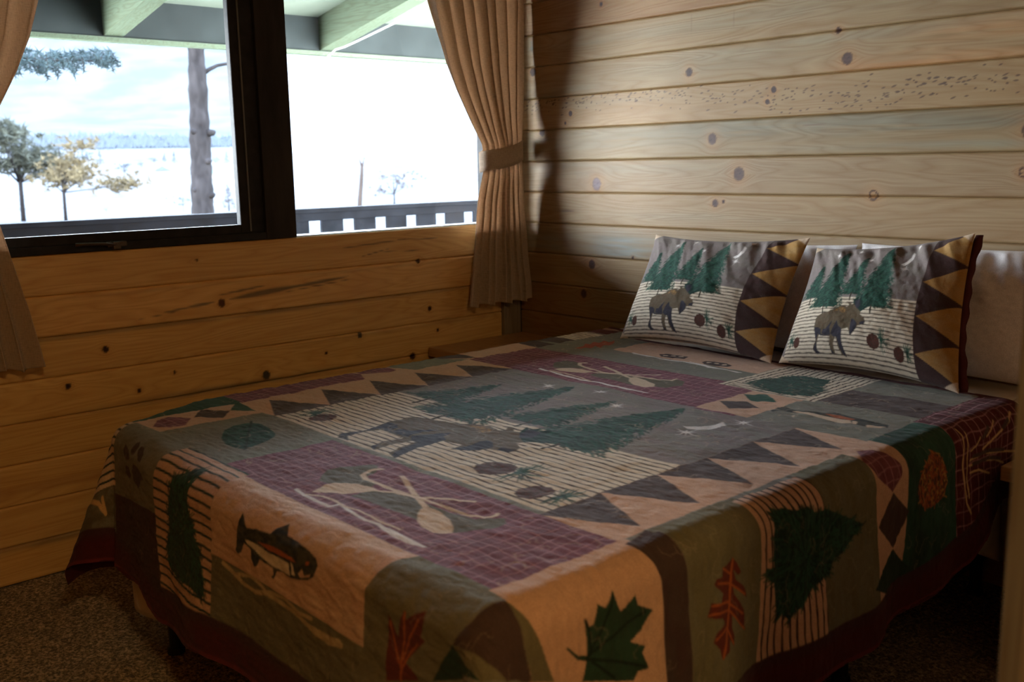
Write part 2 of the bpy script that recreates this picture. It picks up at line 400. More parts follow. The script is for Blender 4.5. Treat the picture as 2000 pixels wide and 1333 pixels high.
# partition on the right with its end trim, close to the camera
struct(boxo('wall_partition', 3.010, 3.11, -2.05, -.001, 0.001, 2.549, wood_simple('partition_pine', (.40, .22, .09), 2)))
struct(boxo('trim_2', 3.000, 3.022, -2.066, -1.99, 0.001, 2.549, wood_simple('grey_brown_trim', (.17, .15, .12), 2, .4), bevel=.002))
struct(boxo('trim_1', .0005, .021, -.105, -.006, .001, 2.549, wood_simple('corner_trim', (.24, .20, .15), 2, .5), bevel=.002))
# carpet
m = NT('frieze_carpet'); v = m.coord('Object')
n1 = m.noise(v, 120, 3, .7); n2 = m.noise(v, 45, 2, .6); n3 = m.noise(v, 3, 2, .5)
c = m.ramp(n1, [(.36, (.03, .021, .012)), (.46, (.17, .125, .07)), (.56, (.48, .36, .22)), (.68, (.76, .60, .39))])
c = m.mix(m.ramp(n2, [(.4, 0.), (.7, .5)]), c, (.05, .036, .024)); c = m.mix(1.0, c, m.ramp(n3, [(.3, .85), (.7, 1.15)]), 'MULTIPLY')
m.bsdf(c, .95, m.bump(n1, 1.0, .012), .1, sheen=.2)
X, Y = np.meshgrid(np.linspace(-.012, 5.0, 260), np.linspace(-4.6, .012, 240))
struct(gridmesh('floor', X, Y, .004*fbm(X*40, Y*40, 2)-.004+.0*X, m.m))

# ------------------------------------------------------------------ window
M_blk = plain('black_painted_frame', (.022, .022, .025), .5, 0, .1, 20, .3)
M_post = plain('dark_brown_post', (.028, .025, .026), .6, 0, .12, 14, .4, .002, (1, 1, .2))
win = empty('window_1', (0, -1.24, 1.057)); win['kind'] = 'structure'
def wp(name, x0, x1, y0, y1, z0, z1, mat, bevel=.002, parent=win):
    bm = bmesh.new(); box(bm, x0, x1, y0+1.24, y1+1.24, z0-1.057, z1-1.057); return bmo(name, bm, mat, parent, bevel=bevel)
wp('mullion', -.07, .012, -1.252, -1.128, 1.058, 2.14, M_post, .003)
wp('frame_rail', -.12, .010, -2.37, -1.252, 1.058, 1.084, M_blk)
wp('frame_head', -.12, -.002, -2.37, -.106, 2.10, 2.139, M_blk)
wp('frame_jamb', -.12, -.002, -2.369, -2.31, 1.084, 2.10, M_blk)
wp('frame_sill', -.12, -.030, -1.128, -.106, 1.052, 1.0595, M_blk, .001)
wp('frame_jamb', -.12, -.03, -.125, -.106, 1.0595, 2.10, M_blk)
sash = wp('sash', -.035, -.004, -1.345, -1.2515, 1.083, 2.10, M_blk, .004)
wp('sash_stile', -.035, -.004, -2.308, -2.23, 1.086, 2.10, M_blk, .004)
wp('sash_rail', -.036, -.003, -2.23, -1.345, 1.083, 1.116, M_blk, .004)
wp('sash_rail', -.036, -.003, -2.23, -1.345, 2.03, 2.10, M_blk, .004)
wp('glazing_bead', -.003, .001, -1.312, -1.306, 1.09, 2.09, plain('bead_highlight', (.10, .10, .10), .35), .0005)  # bright line on the sash, its highlight put in as a paler grey
m = NT('window_glass'); tr = m.n('ShaderNodeBsdfTransparent'); gl = m.n('ShaderNodeBsdfGlossy', Roughness=.03); mx = m.n('ShaderNodeMixShader')
tr.inputs[0].default_value = (.93, .95, .95, 1)
fr = m.n('ShaderNodeLayerWeight', Blend=.5); m.l(m.math('ADD', m.math('MULTIPLY', m.math('POWER', fr.outputs['Facing'], 5.0), .9), .025), mx.inputs[0]); m.l(tr.outputs[0], mx.inputs[1]); m.l(gl.outputs[0], mx.inputs[2])
df = m.n('ShaderNodeBsdfDiffuse'); df.inputs[0].default_value = (.55, .56, .56, 1)
mx2 = m.n('ShaderNodeMixShader'); dn = m.noise(m.coord('Object', (1, 4, 1.2)), 5, 4, .7); m.l(m.ramp(dn, [(.45, .0008), (.75, .004)]), mx2.inputs[0])
m.l(mx.outputs[0], mx2.inputs[1]); m.l(df.outputs[0], mx2.inputs[2]); m.l(mx2.outputs[0], m.out.inputs[0])
M_glass = m.m
wp('glass_pane', -.018, -.014, -2.235, -1.34, 1.112, 2.035, M_glass, 0)
wp('glass_pane', -.055, -.051, -1.13, -.12, 1.056, 2.105, M_glass, 0)
# crank handle of the casement
bm = bmesh.new(); box(bm, .010, .028, -.60, -.535, .012, .030); box(bm, .018, .040, -.585, -.56, .005, .030)
cr_ = bmo('crank_handle', bm, plain('bronze_crank', (.09, .065, .05), .35, .6), win, bevel=.003)
bm = bmesh.new(); tube(bm, [(.034, -.572, .020), (.040, -.62, .026), (.040, -.68, .028), (.036, -.705, .027)], [.006, .005, .0045, .006], 8)
bmo('crank_lever', bm, cr_.data.materials[0], cr_, smooth=True)

# ------------------------------------------------------------------ porch roof outside, seen through the window
M_grn = wood_simple('sage_green_paint', (.075, .098, .068), 0, .7, 1.0, .08)
M_soff = plain('soffit_boards', (.115, .135, .108), .8, 0, .05, namt=.06)
M_fas = plain('slate_fascia', (.020, .024, .024), .8, 0, .05, namt=.2, nscale=5)
eave = empty('porch_eave', (-2.2, -.5, 2.0)); eave['kind'] = 'structure'
def ev(name, verts, mat):
    bm = bmesh.new(); vs = [bm.verts.new((a+2.2, b+.5, c-2.0)) for a, b, c in verts]
    for f in ((0, 1, 3, 2), (4, 6, 7, 5), (0, 4, 5, 1), (2, 3, 7, 6), (0, 2, 6, 4), (1, 5, 7, 3)): bm.faces.new([vs[i] for i in f])
    return bmo(name, bm, mat, eave)
SLP = .191
def slab(name, x0, x1, y0, y1, zb, zt, mat):    # sloped member, heights given at x=-2.2
    vs = [(x, y, z+SLP*(x+2.2)) for x in (x0, x1) for y in (y0, y1) for z in (zb, zt)]
    return ev(name, vs, mat)
ev('fascia', [(x, y, z) for x in (-2.24, -2.2) for y in (-7, 6) for z in (2.022, 2.36)], M_fas)
ev('fascia_trim', [(x, y, z) for x in (-2.25, -2.185) for y in (-7, 6) for z in (1.998, 2.022)], M_grn)
YR = [-6.29, -4.95, -3.61, -2.27, -.94, .385, 1.72, 3.06, 4.4]
for y in YR: slab('rafter', -2.2, -.14, y-.02, y+.085, 2.028, 2.225, M_grn)
slab('soffit', -2.2, -.02, -7, 6, 2.225, 2.25, M_soff)
for k in range(5):
    pass
# roof over the whole house
ev('roof', [(-2.5, y, z) for y in (-7, 6) for z in (2.3, 2.38)]+[(6.5, y, z) for y in (-7, 6) for z in (3.9, 3.98)], plain('roof_shingles', (.05, .05, .05), .8))
cb = empty('hanging_cable', (-2.0, .45, 2.0))
bm = bmesh.new()
cpts = []
for px, py, X_ in ((836, 0, -.9), (810, 22, -1.0), (770, 45, -1.2), (715, 72, -1.55), (672, 92, -1.9), (655, 97, -2.0), (642, 110, -2.12), (632, 117, -2.16)):
    d = (F*FPX+RR_*(px-1000)-UU_*(py-666.5)); t_ = (X_-CAMP[0])/d.x; cpts.append(Vector(CAMP)+d*t_-Vector((-2.0, .45, 2.0)))
tube(bm, cpts, .006, 6)
bmo('cable', bm, plain('pale_cable', (.4, .42, .40), .5), cb, smooth=True)
tag(cb, 'thin pale cable sagging along the underside of the right green rafter', 'cable')
# unseen wall added left of the window, shading the room corner from side sky
struct(boxo('wall_light_block', -2.18, -.141, -4.3, -4.2, -.119, 1.99, M_out))
# deck and railing
struct(boxo('deck_floor', -2.3, -.14, -7, 6, -.22, -.12, plain('deck_boards', (.02, .018, .016), .9, 0, .03, nscale=3)))
M_rail = plain('dark_stained_rail', (.0055, .006, .0078), .8, 0, .03, nscale=10, namt=.35)
rl = empty('deck_railing', (-2.0, 0, -.12)); tag(rl, 'dark stained wooden deck railing outside the window', 'railing')
bm = bmesh.new(); box(bm, -.04, .05, -7, 6, 1.165, 1.190); box(bm, -.02, .02, -7, 6, 1.115, 1.166); bmo('top_rail', bm, M_rail, rl, bevel=.003)
bm = bmesh.new(); box(bm, -.02, .02, -7, 6, .12, .21); bmo('bottom_rail', bm, M_rail, rl, bevel=.003)
PT = .2425; y_ = .202
ys = [y_+PT*k for k in range(-18, 22)]
for y in ys:
    bm = bmesh.new(); box(bm, -.03, -.008, y, y+.152, .06, 1.150); bmo('baluster', bm, M_rail, rl)
for y in (-6.9, -4.0, -3.0, 5.8):
    bm = bmesh.new(); box(bm, -.06, .03, y, y+.09, 0, 1.165); bmo('railing_post', bm, M_rail, rl)
ART=[
('p','leaf',0,[1.024,1.869,1.05,1.857,1.104,1.86,1.16,1.875,1.19,1.896,1.211,1.929,1.22,1.967,1.237,1.999,1.206,2.007,1.156,2.009,1.095,1.99,1.04,1.955,1.007,1.914,1.011,1.885]),
('l','leafd',0.006,[1.002,1.859,1.109,1.923,1.237,1.999]),
('l','leafd',0.004,[1.053,1.889,1.049,1.929]),
('l','leafd',0.004,[1.109,1.923,1.094,1.972]),
('l','leafd',0.004,[1.162,1.952,1.159,1.997]),
('l','leafd',0.004,[1.079,1.902,1.108,1.874]),
('l','leafd',0.004,[1.131,1.933,1.17,1.899]),
('l','leafd',0.004,[1.184,1.966,1.198,1.942]),
('p','brown',0,[0.863,2.152,0.904,2.165,0.916,2.188,0.885,2.193,0.862,2.175]),
('p','brown',0,[0.918,2.161,0.928,2.142,0.945,2.136,0.962,2.15,0.95,2.172,0.931,2.174]),
('p','brown',0,[0.967,2.159,0.975,2.147,0.995,2.148,1.017,2.167,1.012,2.187,0.988,2.184]),
('p','brown',0,[0.88,2.205,0.916,2.21,0.931,2.228,0.913,2.239,0.88,2.228]),
('p','brown',0,[0.952,2.196,0.99,2.2,1.054,2.224,1.027,2.231,1.0,2.255,0.964,2.24,0.938,2.216]),
('p','fishdark',0,[1.546,2.225,1.555,2.201,1.562,2.183,1.58,2.195,1.592,2.206,1.622,2.201,1.627,2.199,1.639,2.199,1.684,2.194,1.7,2.177,1.727,2.161,1.741,2.182,1.782,2.183,1.828,2.189,1.853,2.196,1.861,2.206,1.855,2.221,1.847,2.232,1.826,2.244,1.787,2.255,1.763,2.259,1.728,2.258,1.709,2.262,1.701,2.274,1.695,2.283,1.685,2.281,1.697,2.272,1.695,2.26,1.642,2.258,1.631,2.275,1.621,2.279,1.607,2.266,1.607,2.247,1.579,2.241,1.564,2.265,1.549,2.273,1.541,2.265]),
('p','cream',0,[1.587,2.231,1.62,2.229,1.646,2.231,1.679,2.234,1.724,2.232,1.757,2.232,1.763,2.255,1.728,2.255,1.693,2.256,1.65,2.251,1.624,2.243,1.595,2.239]),
('p','rust',0,[1.632,2.224,1.671,2.218,1.72,2.215,1.767,2.217,1.789,2.223,1.765,2.224,1.73,2.226,1.679,2.228]),
('p','cream',0,[1.765,2.226,1.775,2.232,1.781,2.249,1.769,2.251]),
('p','peach',0,[1.795,2.24,1.808,2.228,1.816,2.238,1.839,2.229,1.834,2.236,1.8,2.247]),
('p','rust',0,[1.82,2.209,1.832,2.208,1.83,2.215,1.82,2.217]),
('l','knot',0.01,[1.479,2.311,1.506,2.317,1.536,2.323,1.567,2.334,1.611,2.336,1.664,2.321,1.695,2.323,1.742,2.325,1.78,2.325,1.815,2.331,1.852,2.337,1.9,2.337,1.947,2.326]),
('l','knot',0.008,[1.536,2.321,1.596,2.306,1.635,2.31,1.662,2.319,1.697,2.312,1.744,2.31,1.765,2.314,1.786,2.32,1.839,2.314]),
('p','knot',0,[1.817,2.327,1.856,2.327,1.901,2.324,1.936,2.318,1.949,2.322,1.939,2.331,1.9,2.341,1.846,2.341]),
('p','olive',0,[1.538,1.972,1.52,1.945,1.53,1.907,1.555,1.859,1.575,1.85,1.611,1.879,1.624,1.925,1.646,1.927,1.676,1.919,1.69,1.95,1.626,1.968,1.6,1.995,1.572,1.999]),
('p','olive',0,[1.702,2.005,1.708,1.962,1.746,1.928,1.804,1.926,1.854,1.927,1.916,1.922,1.979,1.911,2.018,1.866,2.045,1.887,2.046,1.925,2.008,1.981,1.906,1.992,1.822,1.999,1.744,2.004]),
('p','cream2',0,[1.624,2.047,1.605,2.008,1.606,1.98,1.646,1.953,1.692,1.944,1.72,1.948,1.704,1.977,1.68,2.009,1.655,2.026]),
('l','cream2',0.009,[1.718,1.95,1.748,1.931,1.79,1.922,1.82,1.911,1.861,1.881,1.912,1.853]),
('l','cream2',0.012,[1.603,1.86,1.593,1.884,1.602,1.909,1.636,1.923,1.678,1.923,1.72,1.922,1.774,1.92,1.832,1.917]),
('l','cream2',0.009,[1.832,1.917,1.903,1.91,1.955,1.907,1.989,1.89,1.996,1.871,1.99,1.86]),
('l','cream2',0.012,[1.675,1.857,1.727,1.88,1.796,1.911,1.842,1.93,1.874,1.942]),
('p','cream2',0,[1.882,1.969,1.87,1.952,1.88,1.935,1.908,1.933,1.952,1.947,1.988,1.966,2.006,1.983,2.001,2.0,1.984,2.011,1.946,2.007,1.914,1.994]),
('l','white',0.008,[1.582,2.06,1.63,2.068,1.682,2.07,1.728,2.07,1.733,2.047,1.789,2.061,1.843,2.063,1.878,2.058,1.942,2.066,1.99,2.068,2.03,2.065]),
('l','cream2',0.006,[1.624,2.062,1.661,2.047,1.707,2.043,1.739,2.049]),
('l','cream2',0.006,[1.747,2.051,1.789,2.044,1.834,2.044,1.87,2.048,1.928,2.045]),
('p','white',0,[1.882,2.06,1.916,2.056,1.966,2.057,2.016,2.061,2.034,2.063,2.006,2.074,1.956,2.076,1.904,2.068]),
('p','olive',0,[1.029,0.774,1.033,0.736,1.06,0.715,1.102,0.721,1.133,0.741,1.177,0.751,1.08,0.824,1.049,0.799]),
('p','olive',0,[1.232,0.82,1.255,0.774,1.333,0.753,1.38,0.747,1.427,0.742,1.483,0.702,1.519,0.703,1.547,0.751,1.526,0.802,1.462,0.842,1.382,0.837,1.301,0.836]),
('p','cream2',0,[1.097,0.84,1.099,0.801,1.154,0.786,1.205,0.78,1.228,0.793,1.202,0.824,1.146,0.848]),
('l','cream2',0.01,[1.212,0.788,1.285,0.761,1.356,0.718,1.398,0.676]),
('l','cream2',0.013,[1.105,0.702,1.092,0.717,1.113,0.739,1.17,0.755,1.236,0.766,1.305,0.751]),
('l','cream2',0.01,[1.305,0.751,1.373,0.74,1.446,0.735,1.48,0.717,1.48,0.692]),
('l','cream2',0.012,[1.181,0.693,1.251,0.722,1.346,0.768,1.366,0.772]),
('p','cream2',0,[1.363,0.778,1.362,0.751,1.411,0.759,1.478,0.793,1.498,0.82,1.485,0.845,1.432,0.836,1.392,0.812]),
('l','white',0.011,[1.063,0.871,1.138,0.881,1.215,0.888,1.279,0.892,1.339,0.887,1.402,0.887,1.458,0.894,1.53,0.892]),
('l','cream2',0.008,[1.109,0.869,1.173,0.863,1.248,0.871,1.309,0.889]),
('p','brown',0,[1.18,0.417,1.197,0.391,1.254,0.384,1.291,0.397,1.296,0.424,1.254,0.446,1.211,0.447]),
('p','brown',0,[1.369,0.427,1.382,0.405,1.436,0.395,1.482,0.415,1.482,0.436,1.442,0.456,1.4,0.455]),
('p','cream2',0,[1.204,0.424,1.216,0.414,1.227,0.428,1.215,0.438]),
('p','cream2',0,[1.227,0.411,1.239,0.401,1.25,0.415,1.236,0.423]),
('p','cream2',0,[1.256,0.406,1.269,0.396,1.279,0.41,1.265,0.417]),
('p','cream2',0,[1.387,0.424,1.399,0.415,1.408,0.426,1.397,0.436]),
('p','cream2',0,[1.415,0.419,1.429,0.414,1.436,0.423,1.425,0.433]),
('p','cream2',0,[1.447,0.422,1.459,0.413,1.466,0.422,1.455,0.432]),
('l','white',0.011,[1.098,0.456,1.174,0.47,1.256,0.475,1.319,0.459,1.391,0.47,1.464,0.485,1.554,0.488]),
('l','white',0.006,[1.336,0.446,1.424,0.473,1.495,0.481,1.565,0.483]),
('p','red',0,[0.886,0.532,0.88,0.481,0.854,0.444,0.879,0.446,0.852,0.398,0.879,0.399,0.87,0.362,0.902,0.369,0.89,0.327,0.925,0.366,0.937,0.406,0.926,0.421,0.947,0.463,0.909,0.451,0.927,0.495,0.906,0.5,0.903,0.531]),
('p','fishdark',0,[1.906,0.831,1.896,0.785,1.902,0.756,1.945,0.778,1.974,0.774,2.014,0.763,2.039,0.728,2.077,0.74,2.134,0.749,2.196,0.753,2.206,0.778,2.178,0.801,2.131,0.808,2.086,0.82,2.027,0.809,1.976,0.802,1.957,0.809,1.923,0.806,1.916,0.835]),
('p','cream2',0,[1.949,0.798,1.985,0.779,2.041,0.783,2.109,0.783,2.126,0.806,2.104,0.819,2.043,0.811,1.984,0.802]),
('p','rust',0,[2.029,0.769,2.061,0.751,2.112,0.762,2.106,0.779,2.063,0.78]),
('p','cream2',0,[2.115,0.785,2.127,0.781,2.138,0.804,2.129,0.808]),
('p','cream2',0,[2.158,0.793,2.199,0.77,2.194,0.794,2.167,0.809]),
('p','cream2',0,[1.972,0.834,1.975,0.823,1.983,0.838,1.982,0.846]),
('p','treebase',0,[1.661,0.59,1.666,0.531,1.704,0.418,1.729,0.385,1.808,0.401,1.823,0.397,1.849,0.485,1.883,0.534,1.89,0.608,1.838,0.626,1.802,0.638,1.748,0.631,1.713,0.613]),
('p','treebase',0,[2.324,1.447,2.325,1.406,2.341,1.371,2.342,1.33,2.36,1.307,2.363,1.266,2.391,1.209,2.407,1.174,2.431,1.125,2.441,1.151,2.454,1.177,2.47,1.212,2.484,1.25,2.502,1.263,2.508,1.292,2.513,1.318,2.527,1.342,2.545,1.364,2.551,1.388,2.561,1.402,2.542,1.421,2.548,1.434,2.514,1.445,2.469,1.451,2.451,1.479,2.437,1.474,2.437,1.454,2.378,1.456,2.342,1.445]),
('p','treebase',0,[1.231,2.195,1.238,2.176,1.278,2.157,1.304,2.132,1.322,2.144,1.312,2.166,1.291,2.185,1.286,2.205,1.313,2.227,1.324,2.255,1.346,2.278,1.343,2.307,1.376,2.307,1.373,2.336,1.401,2.37,1.402,2.408,1.387,2.417,1.341,2.407,1.247,2.415,1.192,2.407,1.179,2.364,1.215,2.302,1.207,2.264,1.221,2.226]),
('p','maroon',0,[2.377,1.587,2.391,1.574,2.411,1.563,2.415,1.573,2.401,1.584,2.423,1.578,2.442,1.553,2.468,1.544,2.452,1.562,2.433,1.587,2.449,1.584,2.474,1.564,2.49,1.552,2.532,1.549,2.508,1.57,2.483,1.594,2.508,1.596,2.53,1.588,2.548,1.592,2.529,1.606,2.549,1.611,2.557,1.635,2.536,1.64,2.517,1.657,2.502,1.649,2.493,1.621,2.48,1.627,2.476,1.646,2.465,1.671,2.453,1.664,2.443,1.657,2.452,1.629,2.436,1.62,2.411,1.648,2.403,1.64,2.404,1.62,2.39,1.622,2.383,1.604]),
('l','rust',0.006,[2.381,1.587,2.419,1.593,2.461,1.6,2.501,1.611,2.555,1.631]),
('l','rust',0.004,[2.407,1.592,2.388,1.619]),
('l','rust',0.004,[2.425,1.593,2.412,1.636]),
('l','rust',0.004,[2.425,1.595,2.458,1.552]),
('l','rust',0.004,[2.457,1.6,2.449,1.655]),
('l','rust',0.004,[2.473,1.603,2.463,1.666]),
('l','rust',0.004,[2.459,1.604,2.496,1.556]),
('l','rust',0.004,[2.471,1.605,2.528,1.551]),
('l','rust',0.004,[2.501,1.611,2.514,1.65]),
('l','rust',0.004,[2.505,1.613,2.542,1.593]),
('p','maroon',0,[2.086,2.22,2.1,2.239,2.111,2.254,2.115,2.228,2.128,2.203,2.135,2.215,2.155,2.2,2.181,2.187,2.181,2.204,2.172,2.232,2.182,2.236,2.151,2.268,2.129,2.29,2.156,2.302,2.162,2.311,2.079,2.341,2.081,2.29]),
('l','rust',0.005,[2.13,2.205,2.127,2.249,2.119,2.294,2.116,2.326]),
('l','rust',0.004,[2.09,2.233,2.101,2.269,2.114,2.296]),
('l','rust',0.004,[2.167,2.205,2.142,2.243,2.124,2.287]),
('l','rust',0.004,[2.162,2.249,2.14,2.272,2.119,2.307]),
('p','maple',0,[2.341,1.908,2.365,1.905,2.38,1.898,2.374,1.878,2.365,1.858,2.385,1.851,2.405,1.814,2.414,1.831,2.43,1.847,2.441,1.876,2.46,1.839,2.468,1.85,2.5,1.835,2.497,1.863,2.509,1.874,2.471,1.988,2.439,1.979,2.429,2.0,2.402,2.024,2.4,2.021,2.423,1.997,2.429,1.978,2.399,1.978,2.365,1.983,2.383,1.971,2.382,1.96,2.352,1.95,2.363,1.933]),
('l','mapled',0.005,[2.435,1.979,2.398,1.944,2.351,1.911]),
('l','mapled',0.005,[2.428,1.966,2.406,1.88,2.402,1.835]),
('l','mapled',0.005,[2.435,1.979,2.464,1.906,2.494,1.845]),
('l','mapled',0.005,[2.431,1.97,2.395,1.97,2.369,1.979]),
('l','mapled',0.005,[2.444,1.966,2.487,1.92]),
('p','brown',0,[2.29,2.106,2.322,2.108,2.365,2.111,2.429,2.099,2.398,2.178,2.315,2.221,2.253,2.215,2.282,2.168]),
('p','graygreen',0,[2.29,2.106,2.31,2.101,2.365,2.081,2.449,2.049,2.429,2.099,2.365,2.111,2.32,2.11]),
('p','graygreen',0,[2.253,2.215,2.286,2.213,2.346,2.198,2.4,2.174,2.354,2.228,2.291,2.237,2.259,2.223]),
('p','dkgreen',0,[2.253,2.215,2.259,2.223,2.291,2.237,2.354,2.228,2.197,2.298,2.222,2.257]),
('p','plaid',0,[2.259,1.019,2.274,0.987,2.305,0.966,2.341,0.944,2.367,0.953,2.393,0.99,2.345,1.054,2.301,1.066]),
('p','brown',0,[2.395,0.986,2.458,0.908,2.529,0.977,2.458,1.057]),
('p','dkgreen',0,[2.531,0.977,2.604,0.886,2.691,0.875,2.588,1.092,2.569,1.058]),
('p','cone',0,[2.336,0.792,2.355,0.764,2.385,0.739,2.423,0.731,2.456,0.747,2.469,0.79,2.471,0.834,2.452,0.863,2.415,0.871,2.383,0.857,2.358,0.831]),
('l','twig',0.006,[2.314,0.641,2.336,0.634,2.368,0.647,2.406,0.65,2.459,0.64,2.507,0.632,2.536,0.615]),
('l','twig',0.005,[2.33,0.615,2.347,0.619,2.392,0.628,2.442,0.631,2.474,0.623,2.495,0.619]),
('l','twig',0.006,[2.329,0.352,2.347,0.379,2.363,0.432,2.375,0.494,2.387,0.546]),
('l','twig',0.004,[2.33,0.452,2.348,0.482,2.361,0.522]),
('l','twig',0.004,[2.356,0.554,2.372,0.578,2.379,0.608]),
('l','twig',0.005,[2.402,0.611,2.398,0.546,2.412,0.467,2.439,0.345]),
('l','twig',0.005,[2.415,0.613,2.416,0.547,2.43,0.476,2.455,0.414]),
('l','twig',0.005,[2.433,0.613,2.434,0.573,2.458,0.51]),
('l','brown',0.012,[2.344,0.387,2.358,0.421]),
('l','brown',0.01,[2.341,0.497,2.36,0.542]),
('l','brown',0.01,[2.396,0.594,2.398,0.512,2.417,0.422]),
('l','brown',0.01,[2.414,0.596,2.417,0.512,2.436,0.439]),
('p','plaid',0,[0.863,2.068,0.804,2.031,0.794,1.994,0.818,1.969,0.848,1.957,0.906,1.997,0.909,2.024,0.896,2.052]),
('p','brown',0,[0.845,1.947,0.773,1.894,0.848,1.844,0.909,1.894]),
('p','green',0,[0.748,1.776,0.898,1.791,0.848,1.843]),
('p','brown',0,[1.742,0.832,1.798,0.78,1.869,0.826,1.81,0.883]),
('p','green',0,[1.741,0.72,1.789,0.676,1.859,0.731,1.802,0.769])]
# ------------------------------------------------------------------ pattern painting for the woven covers
PAL = dict(peach=(194, 156, 130), cream=(206, 190, 166), cream2=(200, 176, 150), white=(214, 206, 200), knot=(176, 154, 116),
  gray=(118, 116, 102), graygreen=(104, 98, 74), mauve=(122, 110, 106), brown=(70, 54, 50), stripe=(58, 44, 42), plum=(112, 62, 72), plline=(170, 122, 126),
  green=(44, 78, 62), dkgreen=(34, 54, 42), maple=(36, 56, 42), mapled=(22, 34, 26), leaf=(40, 82, 66), leafd=(26, 50, 42), fishdark=(36, 40, 38),
  rust=(160, 84, 44), red=(156, 78, 58), maroon=(96, 42, 34), olive=(92, 84, 66), twig=(196, 160, 112), gold=(166, 124, 66), moose=(92, 74, 54), moosed=(50, 46, 54), cone=(64, 48, 36), border=(78, 27, 28), bdark=(66, 40, 40), trunk=(56, 48, 36))
PAL = {k: np.array(srgb(*v), np.float32) for k, v in PAL.items()}
class Canvas:
    def __init__(s, x0, y0, x1, y1, res):
        s.x0, s.y0, s.res = x0, y0, res; s.W = int((x1-x0)/res)+2; s.Hh = int((y1-y0)/res)+2
        s.C = np.zeros((s.Hh, s.W, 3), np.float32); s.C[:] = PAL['gray']
    def win(s, a, b, c, d):
        i0 = max(0, int((a-s.x0)/s.res)-1); i1 = min(s.W, int((b-s.x0)/s.res)+3)
        j0 = max(0, int((c-s.y0)/s.res)-1); j1 = min(s.Hh, int((d-s.y0)/s.res)+3)
        if i1 <= i0 or j1 <= j0: return None
        X, Y = np.meshgrid(s.x0+np.arange(i0, i1)*s.res, s.y0+np.arange(j0, j1)*s.res)
        return slice(j0, j1), slice(i0, i1), X.astype(np.float32), Y.astype(np.float32)
    def put(s, sl, a, col, X=None, Y=None):
        c = col(X, Y) if callable(col) else (PAL[col] if isinstance(col, str) else np.array(col, np.float32))
        a = a[..., None]; s.C[sl] = s.C[sl]*(1-a)+c*a
    def rect(s, a, b, c, d, col):
        w_ = s.win(a, b, c, d)
        if w_ is None: return
        J, I_, X, Y = w_; r = s.res
        al = np.clip((X-a)/r+.5, 0, 1)*np.clip((b-X)/r+.5, 0, 1)*np.clip((Y-c)/r+.5, 0, 1)*np.clip((d-Y)/r+.5, 0, 1)
        s.put((J, I_), al, col, X, Y)
    def poly(s, pts, col, alpha=1.):
        P = np.array(pts, float); w_ = s.win(P[:, 0].min(), P[:, 0].max(), P[:, 1].min(), P[:, 1].max())
        if w_ is None: return
        J, I_, X, Y = w_; acc = np.zeros(X.shape, np.float32); r = s.res
        for ox, oy in ((-.25, -.25), (.25, -.25), (-.25, .25), (.25, .25)):
            x = X+ox*r; y = Y+oy*r; ins = np.zeros(X.shape, bool); n = len(P)
            for k in range(n):
                xa, ya = P[k]; xb, yb = P[(k+1) % n]
                if ya == yb: continue
                cnd = (ya > y) != (yb > y)
                ins ^= cnd & (x < (xb-xa)*(y-ya)/(yb-ya)+xa)
            acc += ins
        s.put((J, I_), acc*(.25*alpha), col, X, Y)
    def line(s, pts, wd, col, alpha=1.):
        P = np.array(pts, float)
        for k in range(len(P)-1):
            (xa, ya), (xb, yb) = P[k], P[k+1]
            w_ = s.win(min(xa, xb)-wd, max(xa, xb)+wd, min(ya, yb)-wd, max(ya, yb)+wd)
            if w_ is None: continue
            J, I_, X, Y = w_; vx, vy = xb-xa, yb-ya; t_ = np.clip(((X-xa)*vx+(Y-ya)*vy)/(vx*vx+vy*vy+1e-12), 0, 1)
            d = np.hypot(X-xa-t_*vx, Y-ya-t_*vy)
            s.put((J, I_), np.clip((wd/2-d)/s.res+.5, 0, 1)*alpha, col, X, Y)
    def sample(s, S, T):
        x = np.clip((S-s.x0)/s.res, 0, s.W-1.01); y = np.clip((T-s.y0)/s.res, 0, s.Hh-1.01)
        i = x.astype(int); j = y.astype(int); fx = (x-i)[..., None]; fy = (y-j)[..., None]; C = s.C
        return (C[j, i]*(1-fx)+C[j, i+1]*fx)*(1-fy)+(C[j+1, i]*(1-fx)+C[j+1, i+1]*fx)*fy
def plaidc(pitch=.030, base='plum', ln='plline', th=.075, ph=0.):
    def f(X, Y):
        wx = .10*np.sin(Y*31+X*9)+.05*np.sin(Y*77); wy = .10*np.sin(X*27+Y*7)+.05*np.sin(X*69)
        gx = np.abs(((X/pitch+wx+ph) % 1)-.5); gy = np.abs(((Y/pitch+wy) % 1)-.5)
        l_ = np.clip((gx-(.5-th))/.06, 0, 1)+np.clip((gy-(.5-th))/.06, 0, 1)
        l_ = (np.clip(l_, 0, 1)*(.75+.5*vn(X*60, Y*60)))[..., None]
        vv_ = (1+.35*vn(X/pitch*1.0, Y/pitch*1.0))[..., None]
        return PAL[base]*vv_*(1-l_)+PAL[ln]*l_
    return f
def stripec(axis, pitch, wd, ph=0., base='cream', dark='stripe'):
    def f(X, Y):
        A_ = (Y if axis == 'y' else X)+.0008*np.sin((X if axis == 'y' else Y)*60)
        g = np.abs((((A_-ph)/pitch) % 1)-.5)*pitch
        l_ = np.clip((wd/2-g)/.0012+.5, 0, 1)[..., None]
        return PAL[base]*(1-l_)+PAL[dark]*l_
    return f
def mottled(base, other, sc=30, amt=.5):
    def f(X, Y):
        k = np.clip(.5+fbm(X*sc, Y*sc*2.2, 3)*1.6, 0, 1)[..., None]*amt
        return PAL[base]*(1-k)+PAL[other]*k
    return f
